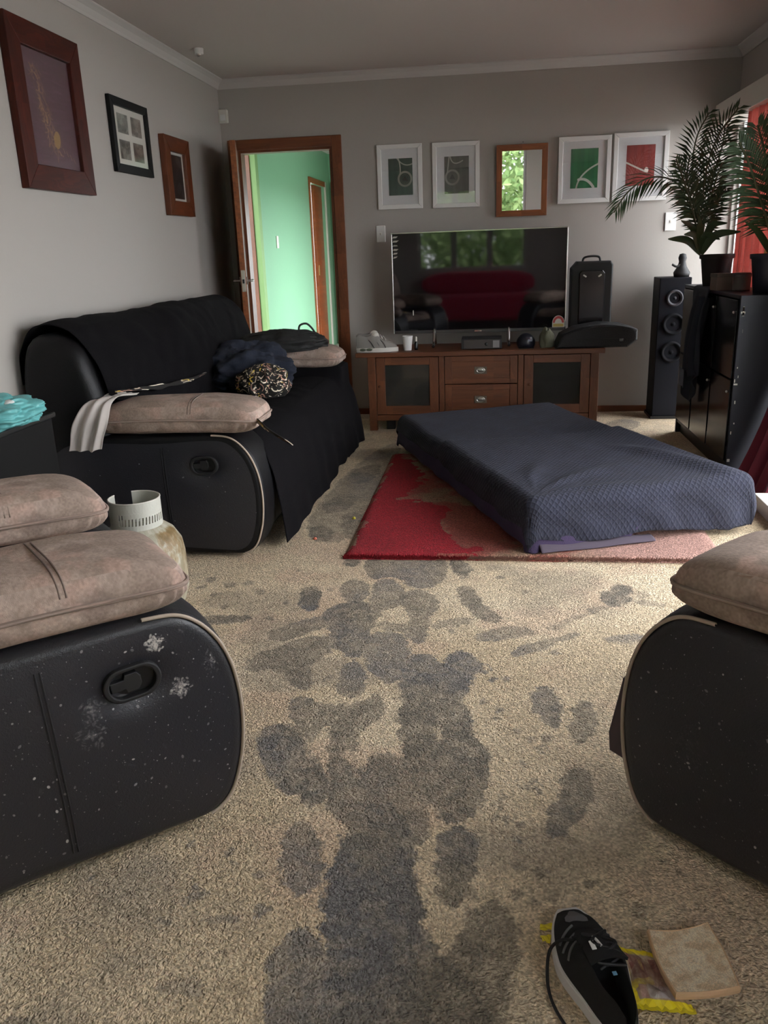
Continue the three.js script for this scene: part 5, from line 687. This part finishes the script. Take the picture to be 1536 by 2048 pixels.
  const tn = thing('round_tin', 'squat brown tin beside the little cardboard box', 'tin', [1.32, T0, -4.84]); part('tin', lathe([[0, 0], [.042, 0], [.045, .006], [.045, .075], [0, .075]], 30), std({ color: lin(0.10, 0.085, 0.075), roughness: .6 }), tn); part('lid', lathe([[0, .094], [.04, .092], [.047, .085], [.047, .072], [.045, .072]], 30), std({ color: lin(0.05, 0.045, 0.045), roughness: .5 }), tn);
  const og = thing('dark_ornament', 'small dark figure-like ornament on the tower speaker', 'ornament', [1.27, .97, -6.12]); part('body', lathe([[0, 0], [.05, 0], [.055, .03], [.03, .07], [.022, .10], [.028, .125], [.02, .15], [0, .155]], 20), M.plastic, og); part('arm', tube([[0, .09, .01], [-.04, .07, .02], [-.07, .085, .02]], .008, 12, 6), M.plastic, og);
  const st = onY(1487, 580, T0), se = onZ(1525, 506, st.z - .05); const sk = thing('brass_rod', 'thin brass coloured rod leaning on the palm pot by the curtain', 'rod', [0, 0, 0]); part('rod', tube([V(1.345, T0 + .006, -4.72), V(1.375, T0 + .10, -4.735), V(1.405, T0 + .215, -4.75)], .008, 12, 8), M.brass, sk); part('tip', new THREE.SphereGeometry(.009, 10, 8).translate(1.405, T0 + .215, -4.75), M.brass, sk);
}
// ---------- potted palms ----------
function frond(pts, leaf, n, up, spread, r0) {
  const c = new THREE.CatmullRomCurve3(pts), p = [], ix = [], U = up.clone().normalize();
  const g0 = new THREE.TubeGeometry(c, 30, r0, 5); const P = [];
  for (let i = 0; i < n; i++) for (const s of [-1, 1]) {
    const t = 0.22 + 0.78 * (i + 0.5 * (s > 0)) / n, o = c.getPointAt(Math.min(1, t)), T0 = c.getTangentAt(Math.min(1, t)), S = new THREE.Vector3().crossVectors(T0, U).normalize().multiplyScalar(s), N = new THREE.Vector3().crossVectors(S, T0).normalize();
    const L = leaf * Math.pow(Math.sin(Math.PI * (0.16 + 0.78 * (t - 0.2) / 0.8)), 0.6) * (0.9 + 0.2 * hash2(i, s + 2, 3)), a = lerp(spread, 0.5, (t - 0.2) / 0.8), d = S.clone().multiplyScalar(Math.sin(a)).addScaledVector(T0, Math.cos(a)).addScaledVector(V(0, -1, 0), 0.12 + 0.15 * hash2(i, s, 7)).normalize(), w = 0.0065 * (0.8 + 0.4 * hash2(i, 5, s + 4)), W = T0.clone().addScaledVector(d, -T0.dot(d)).normalize().multiplyScalar(w), m = o.clone().addScaledVector(d, L * 0.45).addScaledVector(V(0, 1, 0), L * 0.03), e = o.clone().addScaledVector(d, L).addScaledVector(V(0, -1, 0), L * 0.14);
    const k = P.length / 3; for (const q of [o, m.clone().add(W), m.clone().sub(W), m.clone().addScaledVector(N, -w * 0.5), e]) P.push(q.x, q.y, q.z); ix.push(k, k + 1, k + 3, k, k + 3, k + 2, k + 1, k + 4, k + 3, k + 3, k + 4, k + 2);
  }
  const g = new THREE.BufferGeometry(); g.setAttribute('position', new THREE.Float32BufferAttribute(P, 3)); g.setIndex(ix); g.computeVertexNormals(); return [g, g0];
}
function blade(pts, w) { const c = new THREE.CatmullRomCurve3(pts); return cloth(16, 2, (u, v) => { const p = c.getPointAt(u), t = c.getTangentAt(u), s = new THREE.Vector3().crossVectors(t, V(0.2, 0.3, 1)).normalize(), k = w * Math.pow(Math.sin(Math.PI * (0.12 + 0.86 * u)), 0.8) * (v - 0.5); return [p.x + s.x * k, p.y + s.y * k - Math.abs(v - 0.5) * 0.006, p.z + s.z * k]; }, 0.0012); }
function potGeo(r, h) { return lathe([[0, 0], [r * .72, 0], [r * .95, h - .025], [r * 1.05, h - .022], [r * 1.06, h], [r * .98, h], [r * .94, h - .02], [0, h - .02]], 32); }
{
  const T0 = 0.946, z = -5.14, pot = [1.255, T0, z], h = .185;
  const t = thing('potted_palm', 'potted palm in a small black pot with an arching frond over the red print', 'potted palm', pot); const rel = (a) => a.map(([px, py, zz]) => onZ(px, py, zz).sub(V(...pot)));
  part('pot', potGeo(.09, h), M.plastic, t); part('soil', cyl(.082, .082, h - .022, h - .012), M.soil, t);
  const base = [1402, 500, z], F = [   // base leads to each tip through one or two points on the way
    [[base, [1385, 430, z], [1352, 365, z + .05], [1300, 355, z + .1], [1255, 385, z + .14], [1228, 425, z + .16]], .17, 26, V(0, 1, .9), 1.0],
    [[base, [1395, 400, z - .05], [1385, 330, z - .1], [1395, 270, z - .13], [1418, 225, z - .15]], .16, 30, V(-.2, .2, 1), 1.0],
    [[base, [1405, 400, z - .05], [1415, 330, z - .05], [1440, 265, z - .03], [1478, 215, z]], .16, 30, V(.2, .3, 1), .95],
    [[base, [1385, 420, z + .03], [1370, 370, z + .05], [1358, 335, z + .07], [1352, 318, z + .09]], .11, 20, V(0, .3, 1), .9],
    [[base, [1410, 440, z - .05], [1420, 400, z - .06], [1432, 360, z - .06], [1444, 325, z - .05]], .12, 24, V(0, .2, 1), 1.0],
    [[base, [1415, 450, z - .08], [1428, 420, z - .08], [1440, 395, z - .06], [1452, 378, z - .05]], .10, 22, V(0, .2, 1), 1.0],
    [[base, [1396, 440, z + .02], [1380, 390, z], [1374, 350, z - .03], [1380, 310, z - .06]], .13, 24, V(0, .2, 1), .95],
    [[base, [1412, 420, z - .1], [1428, 350, z - .12], [1445, 290, z - .13], [1450, 250, z - .13]], .15, 28, V(0, .2, 1), 1.0],
  ];
  F.forEach(([pts, leaf, n, up, sp], i) => { const [g, st] = frond(rel(pts), leaf, n, up, sp, .0045); const f = part('frond', g, M.leaf, t); part('stalk', st, M.stalk, f); });
  for (const e of [[[1375, 480], [1336, 477]], [[1430, 470], [1482, 462]], [[1385, 455], [1362, 440]], [[1425, 450], [1455, 445]], [[1400, 460], [1398, 430]], [[1412, 470], [1440, 478]], [[1390, 470], [1368, 468]]]) { const b = rel([[1402, 508, z], [e[0][0], e[0][1], z + .04], [e[1][0], e[1][1], z + .09]]); part('blade_leaf', blade(b, .045), M.leaf, t); }
  const pot2 = [1.375, T0, -4.60], h2 = .19; const t2 = thing('potted_palm', 'potted palm in a dark pot beside the brass rod, wide soft fronds', 'potted palm', pot2); const rel2 = (a) => a.map(([px, py, zz]) => onZ(px, py, zz).sub(V(...pot2)));
  part('pot', potGeo(.085, h2), M.navyPanel, t2); part('soil', cyl(.078, .078, h2 - .022, h2 - .012), M.soil, t2);
  const b2 = [1548, 510, -4.60];
  [[[b2, [1533, 440, -4.58], [1515, 380, -4.55], [1495, 320, -4.52], [1478, 285, -4.5]], .2, 34, V(.2, .1, 1), 1.15], [[b2, [1540, 430, -4.6], [1535, 360, -4.6], [1528, 300, -4.6], [1515, 250, -4.6]], .2, 34, V(0, .1, 1), 1.1], [[b2, [1560, 420, -4.6], [1580, 340, -4.58], [1592, 300, -4.55], [1600, 290, -4.5]], .2, 30, V(0, 1, .5), 1.1], [[b2, [1545, 450, -4.62], [1560, 380, -4.66], [1570, 300, -4.7], [1560, 230, -4.72]], .18, 30, V(0, .1, 1), 1.1]].forEach(([pts, leaf, n, up, sp]) => { const [g, st] = frond(rel2(pts), leaf, n, up, sp, .006); const f = part('frond', g, M.leaf, t2); part('stalk', st, M.stalk, f); });
  part('blade_leaf', blade(rel2([[1548, 515, -4.6], [1515, 462, -4.56], [1490, 442, -4.52]]), .04), M.leaf, t2);
}
// ---------- curtains ----------
{
  const hang = (z0, z1, y0, y1, x, folds, amp, flare = 0) => cloth(folds * 12, 30, (u, v) => { const y = lerp(y1, y0, v), z = lerp(z0, z1, u), a = amp * (0.8 + 0.5 * v); return [x + a * Math.sin(u * folds * 6.283 + 0.8 * Math.sin(u * 7)) + a * .4 * Math.sin(u * folds * 13.1 + 1) - flare * v * v * v * (1 - 0.3 * u), y, z + .01 * Math.sin(v * 3 + u * 40), z, y]; }, 0.0015);
  const c = thing('red_curtain', 'red curtain glowing with daylight behind the palms', 'curtain'); part('cloth', hang(-5.74, -5.05, .25, 1.95, XR - .085, 9, .028), M.curtain, c); part('rail', tube([V(XR - .085, 1.965, -6.3), V(XR - .085, 1.965, -1.4)], .01, 4, 8), M.alu, c);
  const d = thing('red_curtain', 'dark red curtain bunched behind the brass rod and second palm', 'curtain'); part('cloth', hang(-5.04, -4.42, .25, 1.95, XR - .085, 10, .032), M.curtain, d);
  const e = thing('plum_curtain', 'plum red curtain trailing onto the carpet beside the mattress', 'curtain'); part('cloth', hang(-4.36, -3.98, 0.006, 1.95, XR - .085, 4, .03, .30), M.curtainDark, e);
  const s = thing('low_step', 'low pale wooden step at the sliding door beside the mattress', 'step', [1.38, 0, -3.72]); part('top', rbox(-.17, .17, .06, .08, -.2, .2, .003), M.offWhite, s); for (const x of [-.155, .135]) part('side', box(x, x + .02, 0, .06, -.19, .19), M.offWhite, s);
}
// ---------- foreground litter ----------
{
  // black trainer lying on the carpet, toe away
  const heel = onY(1262, 2120), toe = onY(1132, 1838), dir = V(toe.x - heel.x, 0, toe.z - heel.z), L = 0.285; const mid = V((toe.x * 1 + (toe.x - dir.x / dir.length() * L)) / 2, 0, (toe.z + (toe.z - dir.z / dir.length() * L)) / 2);
  const t = thing('black_trainer', 'scuffed black trainer with white sole and loose laces on the carpet', 'shoe', [mid.x, 0, mid.z], Math.atan2(-dir.z, dir.x)); const sh = shoeShell(L, 0.116, 0.10);
  const bm = std({ color: lin(0.011, 0.011, 0.013), roughness: 0.85, bumpMap: sized(T.cloth, 0.06), bumpScale: 0.002 });
  part('upper', sh.upper, bm, t); const so = part('sole', solePlan(sh, L, 1.07, 0, 0.028), std({ color: lin(0.62, 0.6, 0.58), roughness: 0.6 }), t, 'white rubber sole'); 
  const surf = (x, k) => { const tt = (L / 2 - x) / L, a = k * Math.PI / 2; const hh = 0.10 * sh.top(tt), cy = Math.pow(Math.cos(a), 0.7), sx = Math.sign(Math.sin(a)) * Math.pow(Math.abs(Math.sin(a)), 0.75); return V(x, 0.022 + (hh - 0.022) * cy + 0.0015, sx * sh.half(tt) * (1 - 0.16 * cy)); };
  const pm = std({ color: lin(0.11, 0.11, 0.115), roughness: 0.7 });
  part('scuff_patch', (() => { const g = grid(16, 14, (u, v) => { const a = u * 6.283, r = v * (0.85 + 0.25 * Math.sin(a * 3 + 1)); const p = surf(0.098 + Math.cos(a) * r * 0.024, -0.02 + Math.sin(a) * r * 0.30); return [p.x, p.y + 0.0006, p.z]; }); return g; })(), pm, t, 'grey scuffed patch');
  for (let k = 0; k < 3; k++) for (const s of [-1]) part('stripe', tube([0, .25, .5, .75, 1].map((q) => surf(0.072 - k * 0.022 - q * 0.028, s * lerp(0.18, 0.78, q))), .0025, 16, 5), pm, t);
  for (let k = 0; k < 5; k++) part('lace', tube([-.34, -.15, 0, .15, .34].map((q) => surf(0.042 - k * 0.015, q).add(V(0.004 * (q > 0 ? 1 : -1), 0.003, 0))), .003, 14, 6), std({ color: lin(0.02, 0.02, 0.022), roughness: 0.8 }), t);
  part('loose_lace', tube([surf(0.03, -.3), surf(0.045, -.62).add(V(0, .004, -.004)), V(0.05, .03, -.064), V(0.01, .008, -.082), V(-0.04, .006, -.088), V(-0.10, .006, -.075), V(-0.13, .008, -.056)], .003, 60, 6), M.plastic, t);
  part('tongue', cloth(10, 16, (u, v) => { const x = 0.05 - 0.105 * v, p = surf(Math.max(-0.012, x), 0); return [x, p.y + 0.004 + (v > 0.6 ? 0.03 * (v - 0.6) : 0) - 0.010 * Math.pow(2 * u - 1, 2), (u - 0.5) * lerp(0.04, 0.062, v)]; }, 0.005), bm, t); part('tongue_tag', rbox(-.03, -.012, .101, .103, -.02, -.012, .0006), M.white, t); part('lace_tip', tube([[0.012, .088, -.006], [-.006, .097, -.004], [-.028, .103, -.002]], .0026, 10, 6), M.white, t, 'white lace tip'); part('insole_tag', box(-.060, -.053, .073, .0745, .006, .013), std({ color: lin(0.2, 0.4, 0.6), roughness: .4 }), t);
  for (const [a, b, k] of [[-.2, .3, .02], [.25, -.15, .012]]) part('lace_loop', tube([surf(0.0, 0).add(V(0, .006, 0)), surf(0.02, a).add(V(0, .014, 0)), surf(-0.002 - k, b).add(V(0, .012, 0)), V(-.03 - k, .098, a * .1), V(-.055, .085, b * .1)], .003, 40, 6), M.plastic, t);
}
{ // slice of toast bread: rounded square outline, crust, raised near edge
  const q = [[1295, 1862], [1415, 1848], [1480, 1978], [1352, 1992]].map(([a, b]) => onY(a, b, .02)), C = q.reduce((s, p) => s.add(p), V(0, 0, 0)).multiplyScalar(.25);
  const t = thing('bread_slice', 'slice of white bread with pale crust lying on the carpet', 'bread', [C.x, .004, C.z]); const pts = q.map((p) => [p.x - C.x, -(p.z - C.z)]);
  const rounded = (k, n = 8) => { const o = []; for (let i = 0; i < 4; i++) { const a = pts[i], b = pts[(i + 1) % 4]; for (let j = 0; j < n; j++) { const f = j / n, bow = -0.006 * Math.sin(Math.PI * f) * (i === 0 ? -1 : i === 2 ? 0.4 : 1); const dx = b[0] - a[0], dy = b[1] - a[1], l = Math.hypot(dx, dy); o.push([(a[0] + dx * f + dy / l * bow) * k, (a[1] + dy * f - dx / l * bow) * k]); } } return o; };
  const cr = rng(2), crumb = dataTex(256, 256, (u, v) => { const a = fbm(u * 6, v * 6, 6, 4, 4), b = vnoise(u * 60, v * 60, 60, 8); return mixc([244, 226, 198], [222, 194, 158], sstep(.35, .7, a)).map((z) => z * (0.9 + .2 * b)); });
  const top = (x, y) => 0.014 + 0.010 * sstep(.02, .06, Math.hypot(x, y)) + .002 * n3(x * 60, y * 60, 1);
  const bend = (g) => { const p = g.attributes.position; for (let i = 0; i < p.count; i++) { const x = p.getX(i), z = p.getZ(i); p.setY(i, p.getY(i) + 0.004 * Math.pow(Math.hypot(x, z) / .07, 2) - 0.003 * Math.exp(-((x + .01) ** 2 + (z - .02) ** 2) / .0004)); } g.computeVertexNormals(); return g; };
  const crumbGeo = (() => { const o = rounded(.955), n = o.length; return grid(n, 10, (u, v) => { const a = o[Math.round(u * n) % n], x = a[0] * v, y = a[1] * v; return [x, 0.0145 + .0012 * n3(x * 90, y * 90, 1), -y, x, y]; }); })();
  const crustGeo = (() => { const o = rounded(1), i2 = rounded(.93), n = o.length, prof = [[.93, .0135], [.97, .0155], [1.0, .014], [1.02, .008], [1.0, .001], [.9, 0]]; return grid(n, prof.length - 1, (u, v) => { const a = o[Math.round(u * n) % n], [k, y] = prof[Math.round(v * (prof.length - 1))]; return [a[0] * k, y, -a[1] * k]; }); })();
  part('crumb', bend(boxUV(crumbGeo)), std({ map: sized(crumb, .09), roughness: .95, bumpMap: sized(T.cloth, .03), bumpScale: .0015 }), t); part('crust', bend(boxUV(crustGeo)), std({ color: lin(.70, .46, .27), roughness: .9, bumpMap: sized(T.cloth, .04), bumpScale: .001 }), t, 'toasted crust');
}
{ // crinkled yellow wrapper
  const tex = canvasTex(512, 320, (g, w, h) => { g.fillStyle = '#b39a80'; g.fillRect(0, 0, w, h); const r = rng(12); g.fillStyle = '#f2de22'; g.fillRect(0, 0, w * .14, h); g.fillRect(0, 0, w, h * .12); g.fillRect(0, h * .86, w, h * .14); g.fillStyle = '#6d2f2c'; g.fillRect(w * .18, h * .14, w * .26, h * .42); g.fillRect(w * .56, h * .2, w * .22, h * .3); g.fillStyle = '#d8b24a'; g.fillRect(w * .36, h * .24, w * .05, h * .18); g.fillStyle = '#f2de22'; g.beginPath(); g.moveTo(w * .1, h * .62); g.lineTo(w * .5, h * .5); g.lineTo(w * .5, h * .62); g.lineTo(w * .1, h * .74); g.fill(); g.fillStyle = '#b8b2b4'; g.fillRect(w * .34, h * .64, w * .5, h * .2); g.fillStyle = '#c79a90'; g.fillRect(w * .2, h * .68, w * .12, h * .16); for (let i = 0; i < 60; i++) { g.globalAlpha = .12; g.fillStyle = r() < .5 ? '#f2ead2' : '#4b2a22'; g.beginPath(); g.moveTo(r() * w, r() * h); g.lineTo(r() * w, r() * h); g.lineTo(r() * w, r() * h); g.fill(); } });
  const q = [[1226, 1888], [1330, 1905], [1392, 2022], [1268, 2012]].map(([a, b]) => onY(a, b, .01)), t = thing('food_wrapper', 'crinkled yellow food wrapper between the trainer and the bread', 'wrapper');
  part('film', cloth(44, 34, (u, v) => { const a = q[0].clone().lerp(q[1], u), b = q[3].clone().lerp(q[2], u), p = a.lerp(b, v), e = Math.min(u, 1 - u, v, 1 - v); return [p.x + .003 * n3(u * 6, v * 6, 2), .003 + .011 * sstep(0, .25, e) * (0.5 + Math.abs(n3(u * 5, v * 5, 1, 3))) + .004 * Math.abs(n3(u * 13, v * 13, 2, 5)), p.z + .003 * n3(u * 6, v * 6, 7), u, 1 - v]; }, 0.0008), phy({ map: tex, roughness: .32, clearcoat: .5, clearcoatRoughness: .2 }), t);
  const ym = std({ color: lin(.8, .68, .03), roughness: .35 }); part('crimped_end', cloth(16, 4, (u, v) => { const p = onY(1268 + 122 * u, 2006 + 12 * u, .004); return [p.x, .003 + .004 * v + .002 * Math.sin(u * 40), p.z + .014 * v]; }, .0008), ym, t, 'crimped yellow seam');
  const sc = (label, pts, seed) => { const P = pts.map(([a, b]) => onY(a, b, .003)); solo('wrapper_scrap', cloth(10, 8, (u, v) => { const p = P[0].clone().lerp(P[1], u).lerp(P[3].clone().lerp(P[2], u), v); return [p.x, .003 + .008 * Math.abs(n3(u * 4, v * 4, 1, seed)), p.z]; }, .001), ym, label, 'wrapper scrap'); };
  sc('upper torn yellow scrap beside the trainer toe', [[1080, 1852], [1108, 1846], [1108, 1860], [1080, 1862]], 3); sc('lower torn yellow scrap beside the trainer sole', [[1080, 1874], [1104, 1870], [1100, 1888], [1086, 1884]], 6);
  const dot = (n, px, py, m, label) => { const p = onY(px, py); solo(n, heap(.016, .012, .014, px % 7, .3, 5, 14), m, label, 'crumb', [p.x, 0, p.z]); };
  dot('plastic_bit', 708, 1038, std({ color: lin(.6, .5, .05), roughness: .5 }), 'tiny yellow bit on the carpet beside the red rug'); dot('plastic_bit', 630, 1079, std({ color: lin(.6, .16, .10), roughness: .5 }), 'tiny orange bit on the carpet before the sofa');
}
// ---------- behind the photographer: the red-covered daybed that the screen mirrors ----------
{
  const t = thing('daybed', 'daybed under a bright red cover below the rear window', 'daybed', [-0.25, 0, 1.25]); const rm = std({ color: lin(.42, .02, .06), roughness: .9, bumpMap: sized(T.cloth, .3), bumpScale: .004 });
  part('frame', box(-.9, .9, 0, .2, -.35, .35), M.black, t); part('cover', rbox(-.93, .93, .12, .5, -.38, .38, .06, 4), rm, t); part('bolster', pillow(1.75, .22, .34, { ex: .4, seed: 5 }).translate(0, .64, .25), rm, t);
}
renderer.render(scene, camera);
